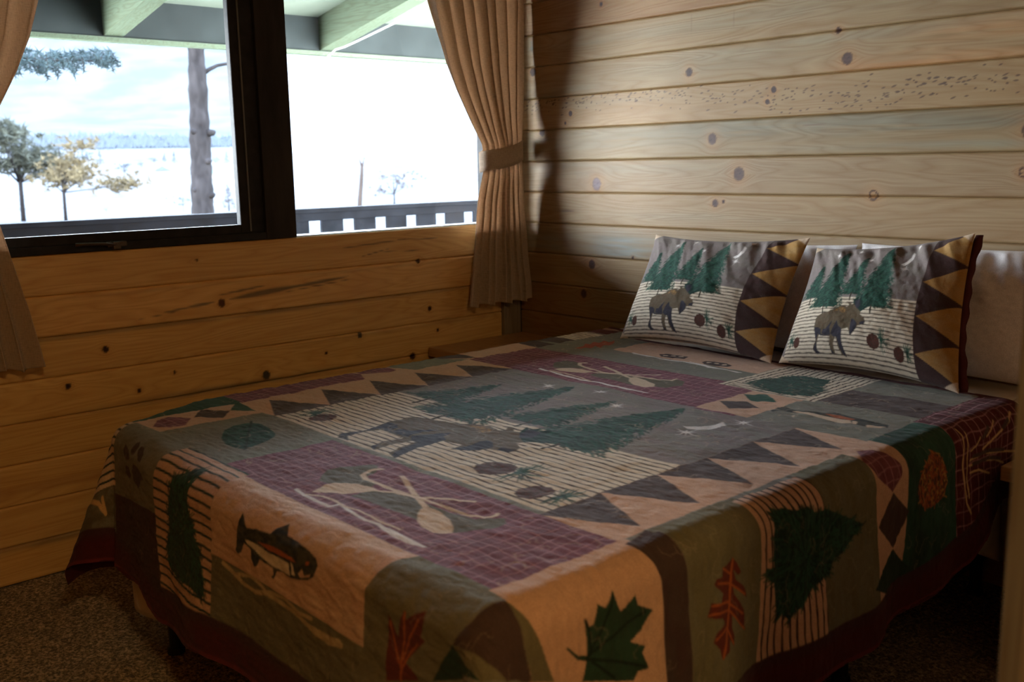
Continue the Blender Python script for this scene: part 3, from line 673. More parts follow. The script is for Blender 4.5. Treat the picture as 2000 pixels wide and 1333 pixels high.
def tree(cv, tip, bas, hw, seed, n=420, ln=.22, wd=.005, cols=None, power=.9, core=True):
    r = np.random.default_rng(seed); tip = np.array(tip); bas = np.array(bas); ax = bas-tip; L = np.hypot(*ax); ax = ax/L; pr = np.array((-ax[1], ax[0]))
    cols = cols or ['green', 'dkgreen', 'leaf', 'leafd']
    if core:
        P = []; m_ = 18
        for sg in (-1, 1):
            ks = range(m_) if sg > 0 else range(m_-1, -1, -1)
            for k in ks:
                f = k/(m_-1); P.append(tip+ax*L*f+pr*sg*hw*(f**power)*(.80+.2*((k*7+seed) % 2))*.86)
        cv.poly(P, mottled('leafd', 'green', 90, .8))
    fr_ = np.sort(r.random(n)**.62)
    for f in fr_:
        lat = r.uniform(-1, 1); w_ = hw*f**power
        p = tip+ax*L*f+pr*lat*w_
        q = p+pr*np.sign(lat)*ln*hw*(.4+.6*r.random())*(.3+.7*f)+ax*L*.035*(r.random()+.1)
        c = cols[r.integers(len(cols))]
        cv.line([p, q], wd*(.6+.7*r.random()), c, .85)
def star8(cv, c, r, col='white', sq=1.):
    P = []
    for k in range(16):
        a = k*PI/8+.2; rr = r*(1 if k % 4 == 0 else .62) if k % 2 == 0 else r*.2
        P.append((c[0]+rr*math.cos(a), c[1]+rr*math.sin(a)*sq))
    cv.poly(P, col)
def panel_art(cv, u0, v0, pw, ph, seed=0):
    """moose, firs, stars and pinecones on the striped panel; u0,v0 corner, pw x ph metres"""
    A = lambda u, v: (u0+u*pw, v0+v*ph)
    Q = lambda pts: [A(.1906+.0008535*x-.0001349*y, -.0622-.0001807*x+.0010237*y) for x, y in pts]
    k = pw/1.05; TW = 1.13 if seed else 1.0
    for c, r in (((.249, .108), .034), ((.411, .059), .034), ((.547, .161), .034), ((.842, .263), .040), ((.883, .059), .036)):
        star8(cv, A(*c), r*k)
    cv.poly([A(.80, .215), A(.83, .19), A(.848, .15), A(.845, .095), A(.868, .12), A(.87, .17), A(.85, .21), A(.825, .232)], 'white')
    tree(cv, A(.135, .20), A(.132, .52), .095*k*TW, 11+seed, 300, .3, .0055*k)
    tree(cv, A(.314, .06), A(.305, .62), .135*k*TW, 12+seed, 800, .2, .0055*k, power=.72)
    tree(cv, A(.515, .12), A(.505, .50), .095*k*TW, 13+seed, 420, .25, .0055*k)
    tree(cv, A(.693, .04), A(.700, .61), .135*k*TW, 14+seed, 900, .2, .0055*k, power=.72)
    for u, v in ((.305, .64), (.508, .52), (.70, .63), (.13, .55)):
        cv.line([A(u, v-.03), A(u+.004, v+.035)], .012*k, 'trunk')
    cv.poly(Q([(200, 800), (215, 775), (260, 765), (330, 768), (370, 755), (405, 738), (440, 730), (490, 750), (505, 738), (482, 712), (505, 712), (530, 735), (565, 725), (605, 762), (645, 800), (640, 832), (690, 868), (708, 900), (700, 922), (650, 925), (638, 950), (600, 985), (588, 990), (578, 955), (560, 930), (505, 935), (508, 985), (525, 1050), (565, 1125), (575, 1140), (530, 1120), (490, 1060), (465, 1000), (450, 965), (442, 1030), (470, 1112), (440, 1105), (410, 1040), (398, 972), (330, 960), (285, 940), (275, 1000), (285, 1060), (320, 1085), (290, 1085), (250, 1050), (248, 1010), (262, 985), (240, 930), (212, 870)]), mottled('moose', 'olive', 70, .6))
    cv.poly(Q([(218, 870), (262, 880), (290, 900), (300, 935), (345, 955), (390, 965), (400, 1010), (420, 1060), (470, 1115), (435, 1100), (405, 1030), (385, 965), (300, 950), (270, 930), (268, 985), (290, 1055), (340, 1090), (285, 1080), (250, 1045), (265, 985), (240, 930)]), 'moosed')
    cv.poly(Q([(310, 900), (340, 905), (370, 870), (395, 850), (380, 900), (400, 960), (350, 955), (310, 935)]), 'moosed')
    cv.poly(Q([(400, 950), (420, 890), (440, 855), (462, 900), (500, 925), (505, 960), (520, 1030), (575, 1140), (545, 1125), (500, 1060), (470, 990), (430, 975)]), 'moosed')
    cv.poly(Q([(575, 860), (600, 870), (640, 905), (640, 945), (600, 985), (588, 985), (580, 930)]), 'moosed')
    cv.poly(Q([(660, 900), (700, 890), (705, 918), (670, 922)]), 'moosed')
    cv.poly(Q([(522, 682), (545, 700), (560, 672), (575, 705), (598, 655), (605, 705), (625, 720), (640, 765), (665, 775), (690, 735), (700, 750), (692, 775), (715, 745), (718, 760), (680, 795), (640, 812), (605, 785), (575, 760), (545, 730)]), 'leafd')
    cv.poly(Q([(545, 705), (590, 700), (620, 760), (600, 785), (570, 755)]), 'moosed')
    cv.poly(Q([(375, 775), (430, 740), (480, 760), (500, 790), (470, 800), (430, 770)]), mottled('moose', 'gold', 150, .8))
    for (u, v, rx, ry, n) in ((.735, .868, .055, .042, 0), (.905, .925, .042, .040, 1), (.105, .905, .035, .035, 2)):
        s_ = -1 if n == 2 else 1
        r = np.random.default_rng(40+n)
        cc = A(u+s_*.055, v-.02)
        for q in range(46):
            a = r.uniform(-PI*.95, PI*.55) if n < 2 else r.uniform(0, 2*PI)
            L_ = r.uniform(.03, .085)*k*(1 if n == 0 else .75)
            cv.line([(cc[0]+.006*k*r.normal(), cc[1]+.008*k*r.normal()), (cc[0]+L_*math.cos(a)*.8, cc[1]+L_*math.sin(a))], .0028*k, ['green', 'leafd', 'leaf'][q % 3])
        P = [A(u+rx*.8*math.cos(t_*PI/10)*(1+.08*(t_ % 2)), v+ry*1.25*math.sin(t_*PI/10)*(1+.08*(t_ % 2))) for t_ in range(20)]
        cv.poly(P, mottled('cone', 'maroon', 220, .7))
cv = Canvas(.16, .16, 2.78, 2.60, .002)
R_ = cv.rect
R_(.2, 2.8, .1, 2.7, mottled('gray', 'mauve', 9, .35))
# inner panel
R_(1.0, 2.05, .93, 1.385, mottled('mauve', 'gray', 14, .55))
R_(1.0, 2.05, 1.385, 1.79, stripec('y', .0218, .0055, 1.785))
panel_art(cv, 1.0, .93, 1.05, .86)
# triangle rows on both long sides
R_(.785, 1.0, .93, 1.79, 'peach'); R_(2.05, 2.25, .93, 1.81, 'peach')
for k in range(5):
    a = 1.79-.172*k
    cv.poly([(1.0, a), (1.0, a-.172), (.81, a-.086)], mottled('brown', 'mauve', 40, .3))
    a = 1.812-.174*k
    cv.poly([(2.05, a), (2.05, a-.174), (2.232, a-.087)], mottled('brown', 'mauve', 40, .25))
# far side row
R_(.1, .785, .1, 2.7, 'peach')
R_(.1, .775, .25, .425, stripec('y', .0205, .006)); R_(.1, .775, .16, .25, 'border')
R_(.1, .775, .425, .61, 'gray'); cv.poly([(.60, .44), (.70, .42), (.775, .42), (.775, .50), (.66, .52)], 'brown'); cv.poly([(.60, .61), (.66, .53), (.775, .52), (.775, .61)], 'brown')
cv.poly([(.775, .90), (.70, .885), (.60, .90), (.60, 1.0), (.70, .99)], 'brown'); cv.poly([(.1, 1.0), (.70, .99), (.775, .93), (.775, 1.16), (.70, 1.19), (.1, 1.19)], 'gray')
cv.poly([(.60, 1.20), (.68, 1.195), (.73, 1.20), (.745, 1.26), (.70, 1.32), (.60, 1.31)], plaidc())
cv.poly([(.1, 1.34), (.66, 1.34), (.70, 1.32), (.785, 1.36), (.785, 1.775), (.1, 1.775)], plaidc())
R_(.1, .775, 1.775, 2.085, mottled('green', 'dkgreen', 20, .4))
R_(.775, .93, 1.79, 2.078, 'peach')
R_(.1, .782, 2.085, 2.275, stripec('y', .0225, .0065, 2.09, 'cream2', 'leafd'))
R_(.1, .79, 2.275, 2.42, mottled('olive', 'gray', 30, .6))
cv.line([(.60, 2.285), (.66, 2.31), (.69, 2.345), (.68, 2.30)], .014, 'twig')
# foot rows
R_(.93, 1.32, 1.79, 2.10, mottled('gray', 'graygreen', 16, .3)); R_(.782, 1.126, 2.078, 2.295, mottled('gray', 'graygreen', 16, .5))
R_(1.315, 2.28, 1.808, 2.098, plaidc(.0305))
R_(1.126, 1.43, 2.085, 2.60, stripec('y', .0235, .0062, 2.10, 'peach', 'leafd'))
R_(.782, 1.126, 2.295, 2.60, mottled('bdark', 'brown', 12, .5))
R_(1.43, 2.02, 2.098, 2.305, mottled('peach', 'cream2', 20, .3)); R_(2.02, 2.06, 2.098, 2.20, 'peach')
R_(1.43, 2.02, 2.305, 2.60, mottled('graygreen', 'gray', 16, .3))
cv.poly([(2.06, 2.098), (2.285, 2.098), (2.30, 2.15), (2.24, 2.24), (2.17, 2.34), (2.17, 2.6), (2.015, 2.6), (2.015, 2.21)], mottled('graygreen', 'gray', 16, .3))
R_(2.17, 2.8, 2.34, 2.7, 'dkgreen')
# near side rows
R_(2.25, 2.80, 1.79, 2.105, 'peach')
R_(2.27, 2.80, 1.72, 1.79, mottled('brown', 'bdark', 12, .5)); cv.poly([(2.27, 1.81), (2.36, 1.79), (2.36, 1.72), (2.25, 1.735)], 'brown')
R_(2.255, 2.80, 1.48, 1.72, mottled('graygreen', 'gray', 14, .3))
R_(2.265, 2.80, 1.27, 1.495, stripec('y', .0205, .0055, 1.285, 'peach', 'stripe'))
R_(2.25, 2.80, 1.065, 1.275, mottled('graygreen', 'gray', 14, .3))
R_(2.235, 2.80, .915, 1.065, 'peach')
R_(2.23, 2.80, .685, .918, mottled('green', 'dkgreen', 9, .9))
R_(2.22, 2.80, .16, .687, plaidc(.036, 'border', 'plline', .07))
# head rows
R_(.775, 1.75, .62, .93, plaidc(.0305)); R_(1.74, 1.87, .915, .945, plaidc(.03))
R_(.775, 1.61, .16, .62, mottled('gray', 'mauve', 10, .3)); R_(1.005, 1.61, .16, .46, 'peach')
R_(1.735, 1.90, .655, .93, 'peach'); R_(1.90, 2.225, .64, .93, mottled('gray', 'mauve', 10, .3))
R_(1.612, 1.93, .16, .66, stripec('x', .0205, .0055, 1.62)); R_(1.64, 1.90, .60, .66, stripec('y', .0205, .0055, .60))
R_(1.93, 2.22, .16, .46, mottled('gray', 'mauve', 10, .3)); R_(1.93, 2.22, .462, .645, mottled('brown', 'mauve', 25, .3))
TREES = []
for kd_, c_, w_, p_ in ART:
    pts = list(zip(p_[0::2], p_[1::2]))
    if c_ == 'treebase':
        cv.poly(pts, mottled('leafd', 'green', 80, .7)); TREES.append(pts); continue
    if kd_ == 'p':
        cv.poly(pts, {'plaid': plaidc(.03), 'cone': mottled('cone', 'rust', 120, .9), 'leaf': mottled('leaf', 'leafd', 60, .7), 'maple': mottled('maple', 'green', 20, .4), 'fishdark': mottled('fishdark', 'olive', 60, .5)}.get(c_, c_))
    else: cv.line(pts, w_, c_)
rt = np.random.default_rng(5)
for ti, P in enumerate(TREES):          # ragged needles over the lone firs
    A_ = np.array(P); c0 = A_.mean(0)
    for q in range(900):
        k = rt.integers(len(A_)); a = A_[k]*(f_ := rt.random())+A_[(k+1) % len(A_)]*(1-f_)
        g = rt.random()**.6; p = c0*(1-g)+a*g
        d = (a-c0); d = d/np.hypot(*d)*rt.uniform(.006, .020); d += np.array((rt.normal()*.004, rt.normal()*.004))
        cv.line([p, p+d], .004, ['green', 'dkgreen', 'leafd', 'leaf'][q % 4], .8)
for P in TREES: pass
# pinecone outline scales
for q in range(150):
    a = rt.uniform(0, 2*PI); 
    pc = [p for k_, c_, w_, p in ART if c_ == 'cone'][0]; A_ = np.array(list(zip(pc[0::2], pc[1::2]))); c0 = A_.mean(0)
    k = rt.integers(len(A_)); g = rt.random()**.4; f_ = rt.random(); e_ = A_[k]*f_+A_[(k+1) % len(A_)]*(1-f_)
    p = c0*(1-g)+e_*g; cv.line([p, p+rt.normal(size=2)*.006], .0035, 'rust' if q % 2 else 'gold', .85)
# loose quilting threads all over
for q in range(900):
    x, y = rt.uniform(.7, 2.6), rt.uniform(.3, 2.5); a = rt.uniform(0, 2*PI); P = [(x, y)]
    for _ in range(7):
        a += rt.normal()*.9; x += .008*math.cos(a); y += .008*math.sin(a); P.append((x, y))
    cv.line(P, .0022, 'cream2', .28 if x < 2.27 and y < 2.1 else .10)

XA,XB,TB,RR=.775,2.275,2.12,.06
ZT=.66
def prof(l,fl):
    pm=np.pi/2-fl
    a=np.minimum(l/RR,pm)
    h=RR*np.sin(a);d=RR*(1-np.cos(a))
    e=np.maximum(l-RR*pm,0)
    return h+e*np.sin(fl),d+e*np.cos(fl)
def G(s,t):
    XBt=XB+.01*smooth(.75,.2,t)
    XAt=XA-.10*smooth(2.10,1.80,t)
    ax=np.where(s<XAt,XAt-s,np.where(s>XBt,s-XBt,0.)); sg=np.where(s<XAt,-1.,1.)
    TBs=TB-.04*smooth(1.15,.75,s)
    b=np.maximum(t-TBs,0.)
    r=np.hypot(ax,b); th=np.arctan2(b,ax) # 0 side, pi/2 foot
    far=(s<XAt); cor=(ax>0)&(b>0)
    q=np.sin(2*th)**2
    base=np.where(ax>0,np.where(b>0,.05,.03),.06)
    # smooth blend of flare along the theta in corners
    fl=np.where(far,.05+.36*np.sin(th*1.0)**2*0+.37*np.sin(2*th)**2*1.0,.05+.24*q)
    fl=np.where(cor,fl,.05)
    hh,dd=prof(r,fl)
    # folds
    w=smooth(.08,.45,r)
    fold=w*.016*(np.sin(11*t+1.0)+.6*np.sin(23*t+2.))*np.where((ax>0)&(b<=0),1,0)
    fold+=w*.014*(np.sin(10*s+.5)+.5*np.sin(19*s+1.))*np.where((b>0)&(ax<=0),1,0)
    fold+=w*.012*np.cos(6*th)*np.where(cor,1,0)*0
    hh=hh+fold
    cx=np.clip(s,XAt,XBt); cy=np.minimum(t,TBs)
    dx=np.where(r>0,sg*np.cos(th),0); dy=np.where(r>0,np.sin(th),0)
    x=cx+dx*hh*np.where(r>0,1,0); y=cy+dy*hh
    return x,-y,ZT-dd
# boundaries
def smin(t): return .22+.13*smooth(1.8,2.4,t)
def tmin(s): return .225-.12*smooth(.95,.7,s)+ .05*np.clip((s-.7)/1.5,0,1.1)
HEM_T=np.array([0.22,.30,.40,.50,.62,.88,1.1,1.25,1.6,2.07,2.6])
HEM_L=np.array([.27,.29,.28,.315,.385,.435,.445,.445,.44,.42,.38])
def smax(t):
    return XB+.01*smooth(.75,.2,t)*.6+np.interp(t,HEM_T,HEM_L)
FT_S=np.array([.2,.7,.85,.95,1.1,1.4,1.8,2.2,2.7])
FT_L=np.array([.32,.40,.43,.415,.455,.42,.42,.42,.38])
def tmax(s): return TB-.04*smooth(1.15,.75,s)+np.interp(s,FT_S,FT_L)
def grid(nu,nv,u0=0,u1=1):
    u=np.linspace(0,1,nu)[None,:];v=np.linspace(0,1,nv)[:,None]
    s0=.25;sm=2.70
    s=s0+u*(2.0)
    t=.2+v*2.3+0*u
    for _ in range(30):
        s=smin(t)+u*(smax(t)-smin(t))
        t=tmin(s)+v*(tmax(s)-tmin(s))
    return s,t

def rimcol(S, T, C):
    """dark border and maroon binding following the hem"""
    d = np.minimum.reduce([smax(T)-S, S-smin(T), tmax(S)-T])
    bw = .095
    k = smooth(bw+.003, bw-.003, d)[..., None]; C = C*(1-k)+PAL['bdark']*k
    k = smooth(bw*.75+.018, bw*.75-.018, d)[..., None]; C = C*(1-k)+PAL['border']*k*.9+C*0*k
    k = smooth(.012, .008, d)[..., None]; C = C*(1-k)+PAL['border']*1.7*k
    dh = T-tmin(S); k = smooth(.028, .022, dh)[..., None]; C = C*(1-k)+PAL['border']*k
    return C
def normals(X, Y, Z):
    P = np.stack([X, Y, Z], -1); du = np.gradient(P, axis=1); dv = np.gradient(P, axis=0)
    n = np.cross(dv, du); n /= np.linalg.norm(n, axis=-1, keepdims=True)+1e-12; return n
S, T = grid(880, 880); X, Y, Z = G(S, T)
Nn = normals(X, Y, Z)
wr = .0034*fbm(S*12, T*30, 3)+.0030*np.abs(fbm(S*24+9, T*60, 2))+.0035*fbm(S*5, T*5, 2)
wr = wr+.0045*smooth(.05, .3, np.maximum(S-XB, np.maximum(T-TB, XA-S)))*fbm(S*6+3, T*6, 2)
X, Y, Z = X+Nn[..., 0]*wr, Y+Nn[..., 1]*wr, Z+Nn[..., 2]*wr
patt = rimcol(S, T, cv.sample(S, T))
S2, T2 = grid(150, 150); X2, Y2, Z2 = G(S2, T2); N2_ = normals(X2, Y2, Z2)
dd = np.minimum.reduce([smax(T2)-S2, S2-smin(T2), tmax(S2)-T2, T2-tmin(S2)]); off = .008*smooth(0, .02, dd)
M_quilt = fabric('tapestry_quilt')
quilt = gridmesh('quilt', X, Y, Z, M_quilt, None, True, dict(pattern=patt), [(X2-N2_[..., 0]*off, Y2-N2_[..., 1]*off, Z2-N2_[..., 2]*off, dict(pattern=np.ones(X2.shape+(3,))*PAL['border']*.8))], flip=True)
tag(quilt, 'patchwork lodge quilt with moose, fir trees and maroon plaid squares spread over the bed', 'quilt')
# ------------------------------------------------------------------ pillow shams and plain pillows
def pillow(name, c, thick, mat, backmat, nu=220, nv=170, bow=(.06, .115), cvs=None, wr=1., seed=0, parent=None, col=None):
    """c: BL, BR, TL, TR corners of the seam; front bulges towards the room (-y)"""
    BL, BR, TL, TR = [np.array(q, float) for q in c]
    nrm = np.cross(BR-BL, TL-BL); nrm /= np.linalg.norm(nrm)
    if nrm[1] > 0: nrm = -nrm
    def surf(A, B, T, sg):
        a = .5+(A-.5)*(1-bow[0]*np.sin(PI*B)**.8); b = .5+(B-.5)*(1-bow[1]*np.sin(PI*A)**.8)
        b = b-.0*A
        P = (BL*((1-a)*(1-b))[..., None]+BR*(a*(1-b))[..., None]+TL*((1-a)*b)[..., None]+TR*(a*b)[..., None])
        h = (np.clip(np.sin(PI*A), 0, 1)*np.clip(np.sin(PI*B), 0, 1))**.52
        sag = 1+.22*np.cos(PI*B)                      # fuller at the bottom
        d = T*h*sag*sg
        edge = np.exp(-np.minimum(1-B, 1)/.22)*np.sin(PI*A)**.3
        d = d+sg*wr*(.042*edge*smooth(0, .07, 1-B)*fbm(A*15+seed+B*6, B*2.0+seed, 2)+.009*fbm(A*6+seed+B*3, B*5, 3)*h+.0025*fbm(A*40+seed, B*30, 2)*h)
        return P+nrm*d[..., None]
    A, B = np.meshgrid(np.linspace(0, 1, nu), np.linspace(0, 1, nv))
    Fp = surf(A, B, thick*.60, 1)
    if cvs is not None: at = dict(pattern=cvs.sample(A, 1-B))
    else: at = dict(pattern=np.ones(A.shape+(3,))*np.array(col))
    A2, B2 = np.meshgrid(np.linspace(0, 1, 70), np.linspace(0, 1, 50)); Bp = surf(A2, B2, thick*.40, -1)
    Bp = Bp[:, ::-1]
    bc = dict(pattern=np.ones(A2.shape+(3,))*(PAL['border'] if cvs is not None else np.array(col)))
    return gridmesh(name, Fp[..., 0], Fp[..., 1], Fp[..., 2], mat, parent, True, at, [(Bp[..., 0], Bp[..., 1], Bp[..., 2], bc)])
pc_ = Canvas(-.01, -.01, 1.01, 1.01, .0024)      # pillow cover artwork, one unit wide and high
WL, WR = .03, .19
sub = Canvas(0, 0, 1.05, .92, .0026); sub.C[:] = 0
sub.rect(-1, 2, -1, 2, mottled('mauve', 'gray', 14, .3)); sub.rect(-1, 2, .445, 2, stripec('y', .0245, .0066, .45))
panel_art(sub, 0, -.0, 1.05, .84, 3)
YY, XX = np.mgrid[0:pc_.Hh, 0:pc_.W]; xx = pc_.x0+XX*pc_.res; yy = pc_.y0+YY*pc_.res
pc_.C = sub.sample((xx-WL)/(1-WL-WR)*1.05, .006+yy*.878).astype(np.float32)
pc_.rect(-.1, WL, -.1, 1.1, 'mauve')
pc_.rect(1-WR, 1.1, -.1, 1.1, mottled('brown', 'bdark', 12, .5))
for k in range(4):
    y0 = .10+.25*k
    pc_.poly([(1.02, y0-.13), (1.02, y0+.13), (1-WR+.006, y0)], mottled('gold', 'knot', 12, .3))
for (a, b) in ((0, 0), (1, 0), (0, 1), (1, 1)):
    pc_.poly([(a-.1, b-.1), (a+.1, b-.1), (a+.1, b+.1), (a-.1, b+.1)] if 0 else [(a, b), (a+(.07 if a == 0 else -.07), b), (a, b+(.065 if b == 0 else -.065))], 'cream2')
M_sham = fabric('tapestry_sham')
p1 = pillow('pillow_sham', [(.905, -.315, .668), (1.575, -.335, .668), (.925, -.135, 1.045), (1.588, -.15, 1.062)], .17, M_sham, None, cvs=pc_, seed=1)
tag(p1, 'moose and fir tree pillow cover, the one nearer the window', 'pillow', 'moose pillow covers at the head of the bed')
p2 = pillow('pillow_sham', [(1.595, -.325, .672), (2.185, -.345, .668), (1.615, -.155, 1.030), (2.118, -.15, 1.098)], .17, M_sham, None, cvs=pc_, seed=5)
tag(p2, 'right moose pillow cover with a maroon seam edge, in front of a white pillow', 'pillow', 'moose pillow covers at the head of the bed')
# maroon flange along the right cover's outer seam
def flange(par, a, b, wdt):
    a = Vector(a); b = Vector(b); n = 40; bm = bmesh.new(); rows = []
    for i in range(n):
        f = i/(n-1); p = a.lerp(b, f); bowx = -.028*math.sin(PI*f)**.8
        k = .0018*math.sin(i*1.1)+.0015*math.sin(i*.37)
        w_ = wdt*(.6+.4*math.sin(PI*f)**.5)
        rows.append([bm.verts.new(p+Vector((bowx+o*w_+k*o, .004+k+dy, 0))) for o, dy in ((-.3, 0.0), (.5, .006), (1., .014), (.5, .016), (-.3, .012))])
    for i in range(n-1):
        for k in range(5): bm.faces.new((rows[i][k], rows[i][(k+1) % 5], rows[i+1][(k+1) % 5], rows[i+1][k]))
    bm.faces.new(rows[0]); bm.faces.new(rows[-1][::-1])
    o = bmo('flange', bm, plain('maroon_velvet', PAL['border'], .85), par, smooth=True); o['label'] = 'maroon seam flange'
flange(p2, (2.187, -.343, .672), (2.121, -.148, 1.09), .020)
white = np.array((.76, .72, .71))
M_white = fabric('white_cotton', bumpd=.0006)
def crease(m): return m
w1 = pillow('sleeping_pillow', [(.93, -.10, .668), (1.645, -.11, .668), (.95, -.022, 1.02), (1.690, -.035, 1.035)], .13, M_white, None, 90, 70, col=white, seed=9, bow=(.03, .05))
tag(w1, 'white sleeping pillow mostly hidden behind the moose cover nearer the window', 'pillow', 'white pillows behind the covers')
w2 = pillow('sleeping_pillow', [(1.70, -.115, .668), (2.275, -.12, .668), (1.70, -.025, 1.04), (2.33, -.03, 1.045)], .15, M_white, None, 110, 80, col=white, seed=14, bow=(.04, .03))
tag(w2, 'white sleeping pillow showing at the right end behind the right moose cover', 'pillow', 'white pillows behind the covers')

# ------------------------------------------------------------------ bed under the quilt
M_matt = plain('cream_ticking', (.50, .44, .36), .8, nscale=30)
M_steel = plain('black_steel', (.012, .012, .012), .45, .3)
bed = empty('bed', (1.53, -1.08, 0)); tag(bed, 'queen bed on a black steel frame with cream mattress under the patchwork quilt', 'bed')
def bp(name, x0, x1, y0, y1, z0, z1, mat, bevel=0):
    bm = bmesh.new(); box(bm, x0-1.53, x1-1.53, y0+1.08, y1+1.08, z0, z1); return bmo(name, bm, mat, bed, bevel=bevel)
bm = bmesh.new(); box(bm, .665-1.53, 2.295-1.53, -2.105+1.08, -.03+1.08, .40, .643)
bmesh.ops.bevel(bm, geom=[e for e in bm.edges if abs(e.verts[0].co.z-e.verts[1].co.z) > .1], offset=.13, segments=7, affect='EDGES', profile=.5)
bmesh.ops.bevel(bm, geom=[e for e in bm.edges if abs(e.verts[0].co.z-e.verts[1].co.z) < .01], offset=.045, segments=4, affect='EDGES', profile=.6)
bmo('mattress', bm, M_matt, bed, smooth=True)
bp('box_spring', .72, 2.27, -2.07, -.04, .235, .40, M_matt, .02)
for x in (.69, 2.25): bp('side_rail', x-.015, x+.015, -2.09, -.05, .195, .235, M_steel, .002)
for y in (-2.08, -.87, -.06): bp('cross_rail', .69, 2.25, y-.015, y+.015, .195, .234, M_steel, .002)
for x, y in ((.815, -2.035), (2.16, -2.035), (2.16, -.87), (.815, -.87), (.815, -.10), (2.16, -.10)):
    bm = bmesh.new(); lathe(bm, [(.016, .012), (.018, .014), (.018, .20)], (x-1.53, y+1.08, 0), 14); lathe(bm, [(.024, .0005), (.024, .018), (.017, .022)], (x-1.53, y+1.08, 0), 14)
    bmo('leg', bm, M_steel, bed, smooth=False)
# white bed sheet: tucked cover on the mattress head and the loose hems that hang out
SH = plain('sheet_cotton', (.56, .50, .43), .85, nscale=14, bumpd=.004)
def sheet_drop():
    def strip(fn, n, m_, bm):
        rows = [[bm.verts.new(fn(i/(n-1), j/(m_-1))) for j in range(m_)] for i in range(n)]
        for i in range(n-1):
            for j in range(m_-1): bm.faces.new((rows[i][j], rows[i+1][j], rows[i+1][j+1], rows[i][j+1]))
    # top at the head
    def top(a, b):
        x = .67+(2.285-.67)*a; y = -.035-.45*b; return (x, y, .6475+.003*math.sin(9*x+4*y)*math.sin(20*y))
    root = empty('bed_sheet', (0, 0, 0))
    def part(nm, fn, n, m_):
        bm = bmesh.new(); strip(fn, n, m_, bm); o = bmo(nm, bm, SH, root, smooth=True); md = o.modifiers.new('t', 'SOLIDIFY'); md.thickness = .0015
    part('sheet_top', top, 60, 20)
    def near(a, b):     # near side, hanging at the head end behind the night table
        y = -.05-.62*a; L = .43-.20*max(0, (a-.35)/.65)**1.3
        if b < .12: t_ = b/.12; return (2.285+.025*math.sin(t_*PI/2), y, .6475-.02*(1-math.cos(t_*PI/2)))
        t_ = (b-.12)/.88; return (2.31+.012*math.sin(9*a*3)*t_+.008*t_, y, .6275-L*t_)
    part('side_hem', near, 60, 24)
    def foot(a, b):
        x = .795+.42*a; L = .463-.18*max(0, (a-.30)/.7)
        if b < .12: t_ = b/.12; return (x, -2.10-.03*math.sin(t_*PI/2), .6475-.02*(1-math.cos(t_*PI/2)))
        t_ = (b-.12)/.88; return (x+.01*t_, -2.135-.008*math.sin(7*a*2)*t_, .6275-L*t_)
    part('foot_hem', foot, 40, 24)
    return root
tag(sheet_drop(), 'off-white bed sheet peeking out beyond the quilt at the head and below its hem', 'sheet')

# ------------------------------------------------------------------ night tables
M_ntop = wood_simple('rustic_table_top', (.40, .235, .11), 0, .38, 1.6)
M_nbod = wood_simple('rustic_table_body', (.20, .11, .05), 2, .5)
def night_table():
    t = empty('night_table'); bm = bmesh.new(); box(bm, 0, .52, -.54, -.004, .518, .556)
    bmo('table_top', bm, M_ntop, t, bevel=.004)
    bm = bmesh.new(); box(bm, .03, .49, -.50, -.482, .16, .518); bmo('back_panel', bm, M_nbod, t)
    for x in (.03, .472):
        bm = bmesh.new(); box(bm, x, x+.018, -.482, -.03, .16, .518); bmo('side_panel', bm, M_nbod, t)
    bm = bmesh.new(); box(bm, .03, .49, -.515, -.50, .34, .505); d = bmo('drawer', bm, M_nbod, t, bevel=.003)
    bm = bmesh.new(); lathe(bm, [(.006, -.515), (.006, -.53), (.016, -.535), (.014, -.545), (.0, -.548)], (.26, 0, .42), 14, 'y'); bmo('knob', bm, M_steel, d, smooth=True)
    for x in (.03, .455):
        for y in (-.515, -.06):
            bm = bmesh.new(); box(bm, x, x+.035, y, y+.035, 0, .17); bmo('leg', bm, M_nbod, t, bevel=.002)
    bm = bmesh.new(); box(bm, .04, .48, -.49, -.04, .16, .18); bmo('shelf', bm, M_nbod, t)
    return t
t1 = night_table(); t1.location = (.024, 0, .001); tag(t1, 'brown wooden night table in the corner between the bed and window wall', 'night table', 'night tables either side of the bed')
def copy_tree(o, parent=None):
    c = o.copy(); COL.objects.link(c); c.parent = parent
    for ch in o.children: copy_tree(ch, c)
    return c
t2 = copy_tree(t1); t2.location = (2.395, -.025, .001); t2['label'] = 'brown wooden night table at the right side of the bed, its corner touching the quilt'

